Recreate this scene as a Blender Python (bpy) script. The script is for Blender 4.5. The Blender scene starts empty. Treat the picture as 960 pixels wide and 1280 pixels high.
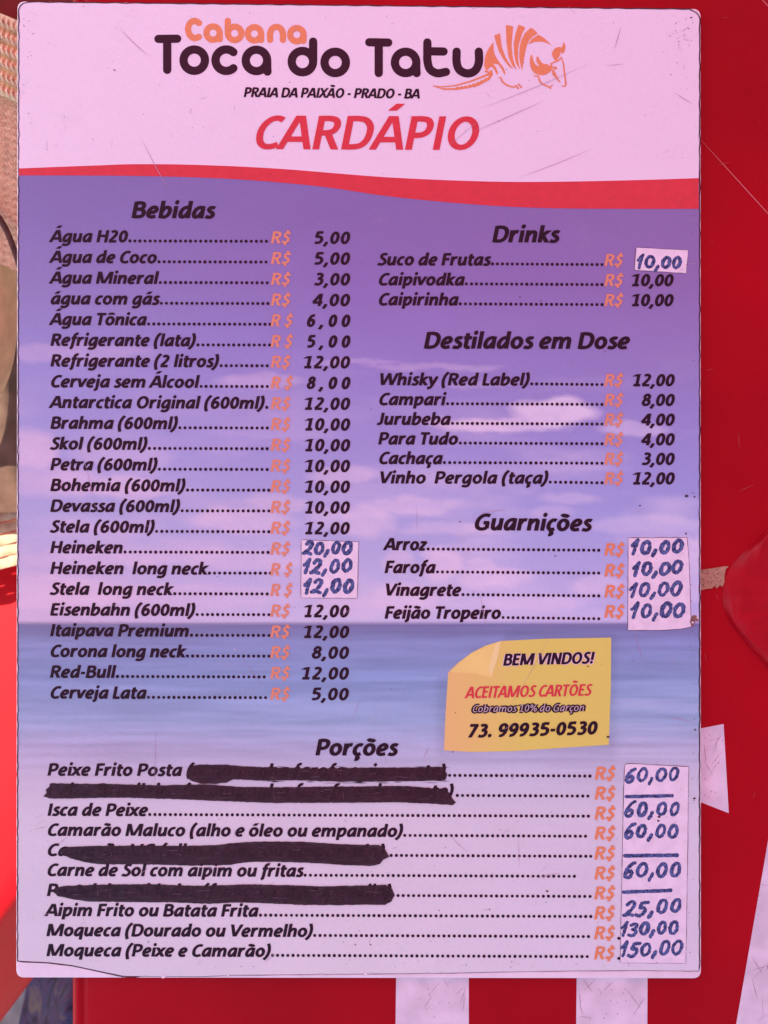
import bpy, bmesh, math, random
import numpy as np
from mathutils import Vector
from mathutils.geometry import tessellate_polygon
random.seed(7); rng = np.random.RandomState(11)
C = bpy.context.scene.collection
S = bpy.context.scene

# ---------------------------------------------------------------- camera, sky, sun, exposure
U = 0.00035            # metres on the board face per unit of the layout (960 x 1280 units across the frame)
ZB = 0.0046            # height of the printed face above the table top (z = 0)
D = 0.50               # camera height above the printed face
cam_d = bpy.data.cameras.new('camera'); cam = bpy.data.objects.new('camera', cam_d); C.objects.link(cam)
cam.location = (0, 0, ZB + D); cam.rotation_euler = (0, 0, 0)
cam_d.sensor_fit = 'VERTICAL'; cam_d.sensor_height = 24; cam_d.lens = 24 * D / (1280 * U)
cam_d.clip_start = 0.01; cam_d.clip_end = 500
cam_d.dof.use_dof = True; cam_d.dof.focus_distance = D; cam_d.dof.aperture_fstop = 13
S.camera = cam
SUN = Vector((-0.45, 0.28, 0.82)).normalized()
elev = math.asin(SUN.z); azim = math.atan2(SUN.x, SUN.y)
W = bpy.data.worlds.new('World'); S.world = W; W.use_nodes = True
nt = W.node_tree; bg = nt.nodes['Background']
sky = nt.nodes.new('ShaderNodeTexSky'); sky.sky_type = 'NISHITA'; sky.sun_disc = False
sky.sun_elevation = elev; sky.sun_rotation = azim; sky.air_density = 1.0; sky.dust_density = 1.3; sky.ozone_density = 1.7
nt.links.new(sky.outputs[0], bg.inputs[0]); bg.inputs[1].default_value = 0.15
sl = bpy.data.lights.new('sun', 'SUN'); sl.energy = 4.2; sl.angle = math.radians(0.53); sl.color = (1, 0.95, 0.87)
so = bpy.data.objects.new('sun', sl); C.objects.link(so); so.rotation_euler = SUN.to_track_quat('Z', 'Y').to_euler(); so.location = (-2, 1.5, 4)
S.view_settings.view_transform = 'Standard'; S.view_settings.look = 'None'; S.view_settings.gamma = 1
S.view_settings.exposure = 1.13
S.cycles.max_bounces = 8; S.cycles.diffuse_bounces = 5

# ---------------------------------------------------------------- helpers
def lin(c):
    return tuple(((v/255)/12.92 if v/255 <= .04045 else ((v/255+.055)/1.055)**2.4) for v in c)
def P(px, py, z=ZB):
    k = (D + ZB - z) / D
    return ((px-480)*U*k, (640-py)*U*k, z)
def link(o, parent=None):
    C.objects.link(o)
    if parent: o.parent = parent
    return o
def mesh(name, verts, faces, m, parent=None, smooth=False):
    me = bpy.data.meshes.new(name); me.from_pydata([tuple(v) for v in verts], [], faces)
    me.materials.append(m)
    if smooth: me.polygons.foreach_set('use_smooth', [True]*len(me.polygons))
    me.update()
    return link(bpy.data.objects.new(name, me), parent)
def tag(o, label=None, cat=None, group=None, kind=None):
    if label: o['label'] = label
    if cat: o['category'] = cat
    if group: o['group'] = group
    if kind: o['kind'] = kind
    return o
def thing(name, loc, label, cat):
    o = bpy.data.objects.new(name, None); C.objects.link(o); o.empty_display_size = .02
    # parts are modelled in world coordinates, so the empty's place is undone for them
    o.location = loc
    return tag(o, label, cat)
def adopt(o, parent):
    o.parent = parent; o.matrix_parent_inverse = parent.matrix_basis.inverted(); return o
def mat(name, col, rough=.5, spec=.5, var=0.0, vscale=200, bump=0.0, bscale=400, coat=0, col2=None, alpha=None, metal=0):
    m = bpy.data.materials.new(name); m.use_nodes = True; n = m.node_tree.nodes; l = m.node_tree.links
    b = n['Principled BSDF']; b.inputs['Roughness'].default_value = rough; b.inputs['Specular IOR Level'].default_value = spec
    b.inputs['Coat Weight'].default_value = coat; b.inputs['Metallic'].default_value = metal
    b.inputs['Base Color'].default_value = (*col, 1)
    tc = n.new('ShaderNodeTexCoord')
    if var or col2:
        t = n.new('ShaderNodeTexNoise'); t.inputs['Scale'].default_value = vscale; t.inputs['Detail'].default_value = 6
        l.new(tc.outputs['Object'], t.inputs['Vector'])
        r = n.new('ShaderNodeValToRGB'); r.color_ramp.elements[0].position = .35; r.color_ramp.elements[1].position = .65
        c0 = tuple(v*(1-var) for v in col); c1 = col2 or tuple(min(1, v*(1+var)) for v in col)
        r.color_ramp.elements[0].color = (*c0, 1); r.color_ramp.elements[1].color = (*c1, 1)
        l.new(t.outputs[0], r.inputs[0]); l.new(r.outputs[0], b.inputs['Base Color'])
    if bump:
        t = n.new('ShaderNodeTexNoise'); t.inputs['Scale'].default_value = bscale; t.inputs['Detail'].default_value = 5
        l.new(tc.outputs['Object'], t.inputs['Vector'])
        bp = n.new('ShaderNodeBump'); bp.inputs['Strength'].default_value = bump; bp.inputs['Distance'].default_value = .0005
        l.new(t.outputs[0], bp.inputs['Height']); l.new(bp.outputs[0], b.inputs['Normal'])
    if alpha is not None:
        b.inputs['Alpha'].default_value = alpha
    return m
def nodes(m): return m.node_tree.nodes, m.node_tree.links

M = {}
M['ink'] = mat('black_print', (.014, .007, .015), .42, .22)
M['logo_ink'] = mat('aubergine_print', (.030, .008, .018), .4, .25)
M['orange'] = mat('orange_print', (.74, .29, .11), .42, .4, .05, 900)
M['orange_soft'] = mat('soft_orange_print', (.70, .31, .155), .42, .4, .10, 1500)
M['grey_print'] = mat('grey_print', (.50, .47, .42), .4, .3)
M['redprint'] = mat('red_print', (.64, .045, .055), .4, .4, .04, 300)
M['white_print'] = mat('pale_print', (.80, .74, .72), .4, .4)
M['board'] = mat('white_board', (.78, .76, .76), .45, .4, .05, 120)
M['paper'] = mat('paper_label', (.77, .76, .77), .5, .35, .06, 220, .45, 110)
M['grime'] = mat('edge_grime', (.055, .022, .028), .8, .2, .5, 900)
M['scratch'] = mat('scratch', (.27, .20, .24), .7, .3, .3, 800)
M['speck'] = mat('dirt_speck', (.05, .028, .035), .8, .2)
M['navy'] = mat('navy_marker', (.016, .030, .12), .5, .3, .3, 900, 0, 1, 0, (.10, .17, .37))
M['tape'] = mat('tan_tape', (.42, .27, .15), .75, .3, .12, 900, .4, 2500)
M['white_paint'] = mat('white_paint', (.70, .68, .69), .45, .3, .13, 70, .1, 600)

def smoothpts(pts, n=6, closed=False):
    p = [Vector((a[0], a[1])) for a in pts]; out = []
    N = len(p)
    if N < 3: return p
    rng_ = range(N if closed else N-1)
    for i in rng_:
        if closed: a, b, c, d = p[(i-1) % N], p[i], p[(i+1) % N], p[(i+2) % N]
        else:
            a = p[i-1] if i > 0 else p[0]*2-p[1]; b = p[i]; c = p[i+1]; d = p[i+2] if i+2 < N else p[-1]*2-p[-2]
        for k in range(n):
            t = k/n
            out.append(.5*((2*b)+(c-a)*t+(2*a-5*b+4*c-d)*t*t+(3*b-a-3*c+d)*t**3))
    if not closed: out.append(p[-1])
    return out
def ribbon(pts, hx, hy, closed=False, wob=None):
    """offset a centre line by an elliptical pen -> left and right point lists"""
    N = len(pts); L = []; R = []
    for i in range(N):
        if closed: t = pts[(i+1) % N]-pts[(i-1) % N]
        else: t = pts[min(i+1, N-1)]-pts[max(i-1, 0)]
        if t.length < 1e-9: t = Vector((1, 0))
        t.normalize(); nx, ny = -t.y, t.x
        w = wob[i] if wob else 1
        q = math.sqrt((hx*nx)**2+(hy*ny)**2) or 1e-9
        o = Vector((hx*hx*nx/q, hy*hy*ny/q))*w
        L.append(pts[i]+o); R.append(pts[i]-o)
    return L, R

# ---------------------------------------------------------------- lettering: a humanist italic drawn as pen strokes (cap height 1)
def ell(cx, cy, rx, ry, a0=90, a1=450, n=22):
    return [(cx+rx*math.cos(math.radians(a0+(a1-a0)*k/n)), cy+ry*math.sin(math.radians(a0+(a1-a0)*k/n))) for k in range(n+1)]
# glyph: (advance, [(kind, points)])  kind: 'l' straight, 's' smooth, 'c' closed, 'd' dot
BOWL = ('s', [(.62,.655),(.47,.665),(.31,.60),(.20,.44),(.17,.25),(.23,.10),(.35,.085),(.49,.19),(.61,.40)])
G = {
'a': (.82, [BOWL, ('l', [(.63,.745),(.63,0)])]),
'b': (.82, [('l', [(.19,1.06),(.19,0)]), ('s', [(.20,.38),(.31,.58),(.45,.66),(.58,.62),(.65,.47),(.62,.26),(.50,.11),(.35,.07),(.19,.10)])]),
'c': (.64, [('s', [(.57,.62),(.45,.66),(.31,.62),(.19,.46),(.17,.25),(.25,.11),(.39,.075),(.54,.12)])]),
'd': (.82, [BOWL, ('l', [(.63,1.06),(.63,0)])]),
'e': (.76, [('s', [(.21,.33),(.40,.35),(.55,.42),(.60,.53),(.53,.645),(.40,.665),(.27,.58),(.18,.42),(.175,.23),(.26,.10),(.42,.075),(.60,.12)])]),
'f': (.53, [('s', [(.56,.99),(.44,1.0),(.33,.93),(.29,.78),(.27,.5),(.24,0)]), ('l', [(.08,.66),(.50,.66)]), ('s', [(.24,.02),(.21,-.14),(.10,-.22)])]),
'g': (.82, [BOWL, ('s', [(.63,.745),(.63,.3),(.63,.02),(.57,-.14),(.42,-.215),(.26,-.205),(.12,-.16)])]),
'h': (.82, [('l', [(.19,1.06),(.19,0)]), ('s', [(.20,.40),(.33,.58),(.46,.65),(.58,.62),(.62,.50),(.62,.30),(.62,0)])]),
'i': (.40, [('l', [(.20,.74),(.20,0)]), ('d', [(.21,.97)])]),
'j': (.40, [('s', [(.20,.74),(.20,.3),(.20,-.02),(.15,-.16),(.0,-.20)]), ('d', [(.21,.97)])]),
'k': (.74, [('l', [(.19,1.06),(.19,0)]), ('l', [(.62,.74),(.24,.38)]), ('l', [(.30,.42),(.62,0)])]),
'l': (.40, [('l', [(.20,1.06),(.20,0)])]),
'm': (1.24, [('l', [(.19,.74),(.19,0)]), ('s', [(.20,.40),(.32,.58),(.44,.65),(.55,.62),(.60,.50),(.60,.30),(.60,0)]), ('s', [(.61,.40),(.73,.58),(.86,.65),(.97,.62),(1.02,.50),(1.02,.30),(1.02,0)])]),
'n': (.82, [('l', [(.19,.74),(.19,0)]), ('s', [(.20,.40),(.33,.58),(.46,.65),(.58,.62),(.62,.50),(.62,.30),(.62,0)])]),
'o': (.83, [('c', ell(.415,.37,.245,.295)[:-1])]),
'p': (.82, [('l', [(.19,.74),(.19,-.27)]), ('s', [(.20,.38),(.31,.58),(.45,.66),(.58,.62),(.65,.47),(.62,.26),(.50,.11),(.35,.07),(.19,.10)])]),
'q': (.82, [BOWL, ('l', [(.63,.745),(.63,-.27)])]),
'r': (.63, [('l', [(.19,.74),(.19,0)]), ('s', [(.20,.40),(.30,.57),(.41,.655),(.56,.64)])]),
's': (.61, [('s', [(.53,.62),(.41,.665),(.27,.64),(.21,.53),(.30,.42),(.43,.33),(.48,.21),(.40,.09),(.25,.07),(.08,.12)])]),
't': (.54, [('s', [(.25,.94),(.25,.6),(.24,.25),(.28,.10),(.38,.07),(.49,.085)]), ('l', [(.07,.66),(.52,.66)])]),
'u': (.82, [('s', [(.19,.74),(.19,.45),(.19,.24),(.24,.11),(.36,.08),(.50,.18),(.61,.36)]), ('l', [(.62,.74),(.62,0)])]),
'v': (.72, [('l', [(.10,.74),(.33,.02)]), ('l', [(.64,.74),(.33,.02)])]),
'x': (.72, [('l', [(.10,.74),(.60,0)]), ('l', [(.64,.74),(.06,0)])]),
'y': (.74, [('l', [(.12,.74),(.37,.06)]), ('s', [(.66,.74),(.40,.06),(.27,-.17),(.06,-.24)])]),
'z': (.62, [('l', [(.08,.66),(.55,.66)]), ('l', [(.52,.66),(.10,.08)]), ('l', [(.06,.08),(.54,.08)])]),
'w': (1.1, [('l', [(.10,.74),(.28,.02)]), ('l', [(.55,.74),(.28,.02)]), ('l', [(.55,.74),(.80,.02)]), ('l', [(1.02,.74),(.80,.02)])]),
'A': (.94, [('l', [(.06,0),(.45,1)]), ('l', [(.84,0),(.52,1)]), ('l', [(.22,.30),(.74,.30)])]),
'B': (.87, [('l', [(.20,1),(.20,0)]), ('s', [(.20,.92),(.45,.92),(.60,.88),(.66,.75),(.60,.60),(.45,.54),(.24,.54)]), ('s', [(.24,.53),(.48,.53),(.66,.46),(.72,.30),(.66,.14),(.48,.08),(.20,.08)])]),
'C': (.82, [('s', [(.78,.87),(.62,.925),(.43,.88),(.27,.72),(.19,.48),(.23,.22),(.37,.09),(.55,.075),(.75,.14)])]),
'D': (.98, [('l', [(.20,1),(.20,0)]), ('s', [(.20,.92),(.45,.92),(.66,.87),(.80,.70),(.82,.48),(.76,.26),(.62,.12),(.42,.08),(.20,.08)])]),
'E': (.76, [('l', [(.20,1),(.20,0)]), ('l', [(.2,.92),(.68,.92)]), ('l', [(.2,.53),(.62,.53)]), ('l', [(.2,.08),(.66,.08)])]),
'F': (.71, [('l', [(.20,1),(.20,0)]), ('l', [(.2,.92),(.68,.92)]), ('l', [(.2,.51),(.62,.51)])]),
'G': (.99, [('s', [(.86,.88),(.66,.925),(.45,.88),(.28,.72),(.19,.48),(.23,.22),(.38,.09),(.58,.075),(.79,.14)]), ('l', [(.79,.10),(.79,.50)]), ('l', [(.86,.46),(.55,.46)])]),
'H': (.98, [('l', [(.20,1),(.20,0)]), ('l', [(.78,1),(.78,0)]), ('l', [(.2,.53),(.78,.53)])]),
'I': (.42, [('l', [(.21,1),(.21,0)])]),
'J': (.51, [('s', [(.32,1),(.32,.5),(.32,.25),(.26,.11),(.14,.08),(.02,.10)])]),
'L': (.66, [('l', [(.20,1),(.20,0)]), ('l', [(.2,.08),(.62,.08)])]),
'M': (1.36, [('l', [(.20,1),(.20,0)]), ('l', [(.26,1),(.62,.04)]), ('l', [(1.10,1),(.68,.04)]), ('l', [(1.16,1),(1.16,0)])]),
'N': (1.02, [('l', [(.20,1),(.20,0)]), ('l', [(.24,1),(.78,0)]), ('l', [(.82,1),(.82,0)])]),
'O': (1.05, [('c', ell(.525,.5,.34,.425)[:-1])]),
'P': (.83, [('l', [(.20,1),(.20,0)]), ('s', [(.20,.92),(.45,.92),(.62,.87),(.69,.71),(.63,.53),(.47,.44),(.24,.43)])]),
'R': (.87, [('l', [(.20,1),(.20,0)]), ('s', [(.20,.92),(.45,.92),(.62,.87),(.68,.73),(.62,.57),(.47,.50),(.24,.49)]), ('l', [(.44,.50),(.73,0)])]),
'S': (.74, [('s', [(.66,.87),(.50,.925),(.32,.89),(.24,.75),(.32,.60),(.48,.49),(.59,.36),(.57,.19),(.42,.08),(.25,.075),(.07,.14)])]),
'T': (.77, [('l', [(.385,1),(.385,0)]), ('l', [(.04,.92),(.75,.92)])]),
'V': (.92, [('l', [(.12,1),(.42,.02)]), ('l', [(.84,1),(.45,.02)])]),
'W': (1.41, [('l', [(.12,1),(.34,.02)]), ('l', [(.72,1),(.38,.02)]), ('l', [(.72,1),(.98,.02)]), ('l', [(1.32,1),(1.02,.02)])]),
'X': (.86, [('l', [(.12,1),(.74,0)]), ('l', [(.78,1),(.05,0)])]),
'U': (1.0, [('s', [(.20,1),(.20,.5),(.22,.22),(.34,.09),(.50,.075),(.66,.10),(.78,.24),(.80,.5),(.80,1)])]),
'0': (.79, [('c', ell(.395,.49,.225,.41)[:-1])]),
'1': (.79, [('l', [(.43,.98),(.43,.08)]), ('l', [(.14,.78),(.44,.96)]), ('l', [(.16,.08),(.68,.08)])]),
'2': (.79, [('s', [(.17,.84),(.32,.91),(.48,.89),(.57,.76),(.52,.58),(.38,.38),(.15,.12)]), ('l', [(.10,.08),(.66,.08)])]),
'3': (.79, [('s', [(.18,.86),(.34,.91),(.50,.88),(.57,.75),(.50,.61),(.36,.54),(.28,.53)]), ('s', [(.28,.53),(.46,.51),(.60,.41),(.60,.24),(.49,.10),(.31,.07),(.13,.11)])]),
'4': (.79, [('l', [(.55,.98),(.55,0)]), ('l', [(.52,.97),(.10,.30)]), ('l', [(.06,.28),(.74,.28)])]),
'5': (.79, [('l', [(.24,.91),(.64,.91)]), ('s', [(.25,.97),(.22,.75),(.21,.56),(.38,.57),(.54,.50),(.61,.34),(.54,.16),(.38,.08),(.14,.09)])]),
'6': (.79, [('s', [(.61,.88),(.46,.90),(.31,.80),(.20,.58),(.18,.32),(.26,.13),(.41,.07),(.56,.16),(.61,.34),(.53,.51),(.38,.54),(.20,.42)])]),
'7': (.79, [('l', [(.14,.91),(.70,.91)]), ('l', [(.64,.93),(.28,0)])]),
'8': (.79, [('c', ell(.40,.725,.18,.185,90,450,16)[:-1]), ('c', ell(.395,.29,.225,.215,90,450,16)[:-1])]),
'9': (.79, [('s', [(.18,.09),(.33,.08),(.48,.18),(.59,.42),(.61,.68),(.53,.87),(.38,.92),(.23,.82),(.18,.64),(.26,.47),(.41,.45),(.60,.58)])]),
'$': (.79, [('s', [(.64,.80),(.50,.86),(.32,.83),(.25,.70),(.33,.57),(.47,.48),(.57,.36),(.53,.21),(.40,.12),(.25,.12),(.10,.17)]), ('l', [(.42,1.10),(.42,.80)]), ('l', [(.38,.16),(.38,-.14)])]),
'%': (1.13, [('c', ell(.28,.72,.14,.19,90,450,14)[:-1]), ('c', ell(.86,.26,.14,.19,90,450,14)[:-1]), ('l', [(.86,.96),(.28,.02)])]),
'(': (.54, [('s', [(.46,1.08),(.30,.88),(.20,.62),(.17,.34),(.21,.05),(.31,-.22)])]),
')': (.48, [('s', [(.14,1.08),(.25,.82),(.29,.54),(.26,.24),(.16,-.02),(-.01,-.22)])]),
'-': (.48, [('l', [(.08,.40),(.40,.40)])]),
',': (.40, [('s', [(.23,.16),(.20,.0),(.08,-.20)])]),
'.': (.41, [('d', [(.19,.11)])]),
'!': (.50, [('l', [(.25,1),(.25,.30)]), ('d', [(.23,.11)])]),
' ': (.37, []),
}
def acc(base, kind, dx=0, top=None):
    adv, st = G[base]; st = list(st); up = .29 if base.isupper() else 0
    cx = .43+dx
    if base == 'i': st = st[:1]
    if kind == 'acute': st.append(('l', [(cx-.07, .87+up), (cx+.13, 1.08+up)]))
    if kind == 'circ': st += [('l', [(cx-.16,.87+up),(cx+.01,1.05+up)]), ('l', [(cx+.17,.87+up),(cx,1.05+up)])]
    if kind == 'tilde': st.append(('s', [(cx-.20,.88+up),(cx-.11,.96+up),(cx,.93+up),(cx+.10,.90+up),(cx+.20,.98+up)]))
    if kind == 'ced': st.append(('s', [(cx-.04,.02),(cx-.01,-.08),(cx+.03,-.15),(cx-.04,-.23),(cx-.15,-.23)]))
    return (adv, st)
G['á'] = acc('a','acute'); G['ã'] = acc('a','tilde'); G['é'] = acc('e','acute'); G['ó'] = acc('o','acute'); G['õ'] = acc('o','tilde')
G['ô'] = acc('o','circ'); G['ç'] = acc('c','ced',-.03); G['Á'] = acc('A','acute',.05); G['Ã'] = acc('A','tilde',.05); G['Õ'] = acc('O','tilde',.08); G['à'] = acc('a','acute')
SH = 0.20
class Geo:
    def __init__(s): s.v = []; s.f = []; s.layer = 0
    def strip(s, L, R, z, closed=False, fn=P):
        b = len(s.v); n = len(L)
        for i, (a, c) in enumerate(zip(L, R)): s.v.append(fn(a[0], a[1], z+i*5e-7)); s.v.append(fn(c[0], c[1], z+i*5e-7))
        for i in range(n if closed else n-1):
            j = (i+1) % n; s.f.append((b+2*i, b+2*i+1, b+2*j+1, b+2*j))
    def poly(s, pts, z, fn=P):
        b = len(s.v); s.v += [fn(p[0], p[1], z) for p in pts]
        for t in tessellate_polygon([[Vector((p[0], p[1], 0)) for p in pts]]): s.f.append(tuple(b+i for i in t))
    def build(s, name, m, parent=None):
        # every face of flat print looks up
        out = []
        for f in s.f:
            a = 0
            for i in range(len(f)):
                x0, y0, _ = s.v[f[i]]; x1, y1, _ = s.v[f[(i+1) % len(f)]]; a += x0*y1-x1*y0
            if abs(a) > 1e-14: out.append(f if a > 0 else tuple(reversed(f)))
        return mesh(name, s.v, out, m, parent)
def caps(pts, r, n=8):
    return [(pts[0]+r*math.cos(2*math.pi*k/n), pts[1]+r*math.sin(2*math.pi*k/n)) for k in range(n)]
def strw(s, track=0): return sum(G[c][0] for c in s)+track*(len(s)-1)
def text(s, x0, y0, x1, y1, cap, z, wt=.130, track=-.055, geo=None, shear=SH):
    """italic lettering on the baseline (x0,y0)-(x1,y1), fitted to that width"""
    g = geo or Geo(); w = strw(s, track); lb = .07; rb = .04
    sx = (x1-x0)/(w-lb-rb) if len(s) > 1 else cap
    kx = sx/cap
    x = -lb; hx, hy = wt, wt*.80
    k = 0
    for ch in s:
        adv, strokes = G[ch]
        for kind, pts in strokes:
            zz = z + 0.000004*(k % 7); k += 1
            hxs = hx/kx
            if kind == 'd': 
                q = [Vector((p[0], p[1])) for p in ell(pts[0][0], pts[0][1], hxs*1.08, wt*1.1, 0, 360, 8)[:-1]]; L = q; R = None
            else:
                if kind == 'l': q = [Vector(pts[0]), Vector(pts[1])]
                elif kind == 's': q = smoothpts(pts, 3)
                else: q = [Vector(p) for p in pts]
                L, R = ribbon(q, hxs, hy, kind == 'c')
                if kind == 'l' and abs(pts[0][0]-pts[1][0]) > .02 and abs(pts[0][1]-pts[1][1]) > .02:
                    # diagonals end flat on the cap line / baseline
                    for e, other in ((0, 1), (1, 0)):
                        d = q[other]-q[e]
                        for A in (L, R):
                            t = (q[e].y-A[e].y)/d.y; A[e] = A[e]+d*t
            def tr(p):
                X = (x+p.x+shear/kx*p.y-.0)*sx; Y = p.y*cap
                t = X/(x1-x0) if x1 != x0 else 0
                return (x0+X, y0+(y1-y0)*t-Y)
            if R is None: g.poly([tr(p) for p in L], zz)
            else: g.strip([tr(p) for p in L], [tr(p) for p in R], zz, kind == 'c')
        x += adv+track
    return g

# ---------------------------------------------------------------- the ground
def grid_noise(shape, res, seed):
    r = np.random.RandomState(seed); h, w = shape; gy = int(res[0])+2; gx = int(res[1])+2
    g = r.rand(gy, gx); y = np.linspace(0, res[0], h, endpoint=False); x = np.linspace(0, res[1], w, endpoint=False)
    yi = y.astype(int); xi = x.astype(int); fy = (y-yi)[:, None]; fx = (x-xi)[None, :]
    fy = fy*fy*(3-2*fy); fx = fx*fx*(3-2*fx)
    a = g[yi][:, xi]; b = g[yi][:, xi+1]; c = g[yi+1][:, xi]; d = g[yi+1][:, xi+1]
    return (a*(1-fx)+b*fx)*(1-fy)+(c*(1-fx)+d*fx)*fy
M['sand'] = mat('sand', (.38, .34, .30), .95, .1, .18, 60, .8, 500)
sandm = mesh('ground', [(-150,-150,-.72),(150,-150,-.72),(150,150,-.72),(-150,150,-.72)], [(0,1,2,3)], M['sand'])
tag(sandm, 'brown beach sand under the table', None, None, 'structure')

# ---------------------------------------------------------------- the red plastic table
mt = M['table'] = mat('red_table_plastic', (.36, .001, .007), .30, .15, .13, 7, .22, 28)
TX0, TY0, TY1 = (88-480)*U, -.33, .41; TX1 = TX0+.76
tcx, tcy = (TX0+TX1)/2, (TY0+TY1)/2
table = thing('plastic_table', (tcx, tcy, -.72), 'red plastic table with white printed shapes, lying under the menu board', 'table')
def lathe_rect(name, x0, x1, y0, y1, rad, prof, m, parent, cap_top=True):
    """rounded rectangle swept with a profile of (outset, z)"""
    n = 10; vs = []; fs = []; ring = 4*(n+1)
    for off, z in prof:
        for ci, (cx, cy, a0) in enumerate(((x1-rad, y1-rad, 0), (x0+rad, y1-rad, 90), (x0+rad, y0+rad, 180), (x1-rad, y0+rad, 270))):
            for k in range(n+1):
                a = math.radians(a0+90*k/n); r = max(.0005, rad+off); vs.append((cx+r*math.cos(a), cy+r*math.sin(a), z))
    for j in range(len(prof)-1):
        for i in range(ring):
            a = j*ring+i; b = j*ring+(i+1) % ring; fs.append((a, b, b+ring, a+ring))
    if cap_top: fs.append(tuple((len(prof)-1)*ring+i for i in range(ring)))
    o = mesh(name, vs, fs, m, None, True); adopt(o, parent)
    return o
# skirt, rounded rim, shallow groove, flat top
prof = [(.0, -.035), (.0012, -.012), (.001, -.005), (0, -.0018), (-.0012, -.0004), (-.0026, 0.0002), (-.0038, -.0002), (-.0043, -.0009), (-.0055, -.0009), (-.0062, -.0002), (-.0075, 0), (-.02, 0)]
lathe_rect('tabletop', TX0-.0005, TX1, TY0, TY1, .05, prof, mt, table)
def tube(pts, r, n=10):
    vs = []; fs = []
    P3 = [Vector(p) for p in pts]; rr = r if isinstance(r, (list, tuple)) else [r]*len(P3)
    for i, p in enumerate(P3):
        t = (P3[min(i+1, len(P3)-1)]-P3[max(i-1, 0)]).normalized(); up = Vector((0, 0, 1)) if abs(t.z) < .9 else Vector((0, 1, 0))
        a = t.cross(up).normalized(); b = t.cross(a)
        for k in range(n):
            q = p+(a*math.cos(2*math.pi*k/n)+b*math.sin(2*math.pi*k/n))*rr[i]; vs.append(q)
    for i in range(len(P3)-1):
        for k in range(n): fs.append((i*n+k, i*n+(k+1) % n, (i+1)*n+(k+1) % n, (i+1)*n+k))
    fs.append(tuple(range(n-1, -1, -1))); fs.append(tuple(range((len(P3)-1)*n, len(P3)*n)))
    return vs, fs
for sx, sy in ((0,0),(1,0),(0,1),(1,1)):
    X = TX0+.04 if sx == 0 else TX1-.04; Y = TY0+.04 if sy == 0 else TY1-.04
    vs, fs = tube([(X, Y, -.01), (X, Y, -.4), (X, Y, -.72)], [.026, .023, .017], 12)
    adopt(mesh('leg', vs, fs, mt, None, True), table)
# white printed shapes on the table top (seen around the board)
def flat(name, pts, z, m, parent, label=None):
    g = Geo(); g.poly(pts, z); o = g.build(name, m); adopt(o, parent)
    if label: o['label'] = label
    return o
ZT = .00012
wp = M['white_paint']
flat('white_marking', [(497,1090),(586,1090),(586,1310),(494,1310)], ZT, wp, table, 'white printed bar below the board, left one')
flat('white_marking', [(722,1090),(810,1090),(809,1310),(720,1310)], ZT, wp, table, 'white printed bar below the board, right one')
flat('white_marking', [(800,925),(904.5,905),(911,1016.5),(874,1002),(800,990)], ZT, wp, table, 'white printed shape poking out beside the board')
flat('white_marking', [(1100,700),(1100,1310),(915,1310),(962,1040),(1010,800)], ZT, wp, table, 'slanted white printed shape in the lower right corner')
# fine scratches on the white shapes and the red plastic
g = Geo(); gd = Geo()
def scratch(gg, p, q, w, z, bend=0, seg=5):
    p = Vector(p); q = Vector(q); d = q-p; nrm = Vector((-d.y, d.x))
    pts = [p+d*(k/seg)+nrm*bend*math.sin(math.pi*k/seg) for k in range(seg+1)]
    ws = [max(.15, math.sin(math.pi*(k+.3)/(seg+.6))) for k in range(seg+1)]
    L, R = ribbon(pts, w, w, False, ws); gg.strip(L, R, z)
for (bx0, bx1, by0, by1, n) in ((500,582,1226,1285,16),(724,806,1226,1285,16),(880,902,915,1000,10),(940,960,1100,1280,12)):
    for k in range(n):
        a = (random.uniform(bx0, bx1), random.uniform(by0, by1)); an = random.choice([random.uniform(.7,1.0), random.uniform(.7,1.0), 2.2, random.uniform(0, 3.1)]); l = random.uniform(4, 34)
        q = (min(bx1, max(bx0, a[0]+math.cos(an)*l)), a[1]-math.sin(an)*l)
        if q[1] < by0-4: continue
        scratch(gd, a, q, random.uniform(.12, .32), ZT+.00006)
for k in range(26):
    cx, cy = random.choice(((random.uniform(497,584), random.uniform(1226,1280)), (random.uniform(722,806), random.uniform(1226,1280)), (random.uniform(880,904), random.uniform(915,1000))))
    gd.poly([(cx+random.uniform(.4,1.1)*math.cos(a), cy+random.uniform(.4,1)*math.sin(a)) for a in (0,1.2,2.5,3.8,5)], ZT+.00008)
o = gd.build('scratch_marks', M['scratch']); adopt(o, table); o['kind'] = 'stuff'
M['palescratch'] = mat('pale_scratch', (.55, .14, .12), .5, .5)
for a, b, w in (((870,168),(1010,322),.65), ((946,-8),(968,16),.7)):
    g = Geo(); scratch(g, a, b, w, ZT+.00003, 0.0, 12); o = g.build('long_scratch', M['palescratch']); adopt(o, table)
g = Geo()
for k in range(70):
    x = random.uniform(880, 958); y = random.uniform(20, 1280)
    r = random.uniform(.25, .6); g.poly([(x+r*math.cos(a), y+r*.8*math.sin(a)) for a in (0,1.5,3,4.6)], ZT+.00004)
for k in range(9):
    x = random.uniform(882, 950); y = random.uniform(20, 1270); an = random.uniform(0, 3.1); l = random.uniform(4, 22)
    scratch(g, (x, y), (x+l*math.cos(an), y-l*math.sin(an)), .25, ZT+.00003)
M['dust'] = mat('dust', (.46, .10, .10), .9, .2)
o = g.build('dust_specks', M['dust']); adopt(o, table); o['kind'] = 'stuff'

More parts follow.
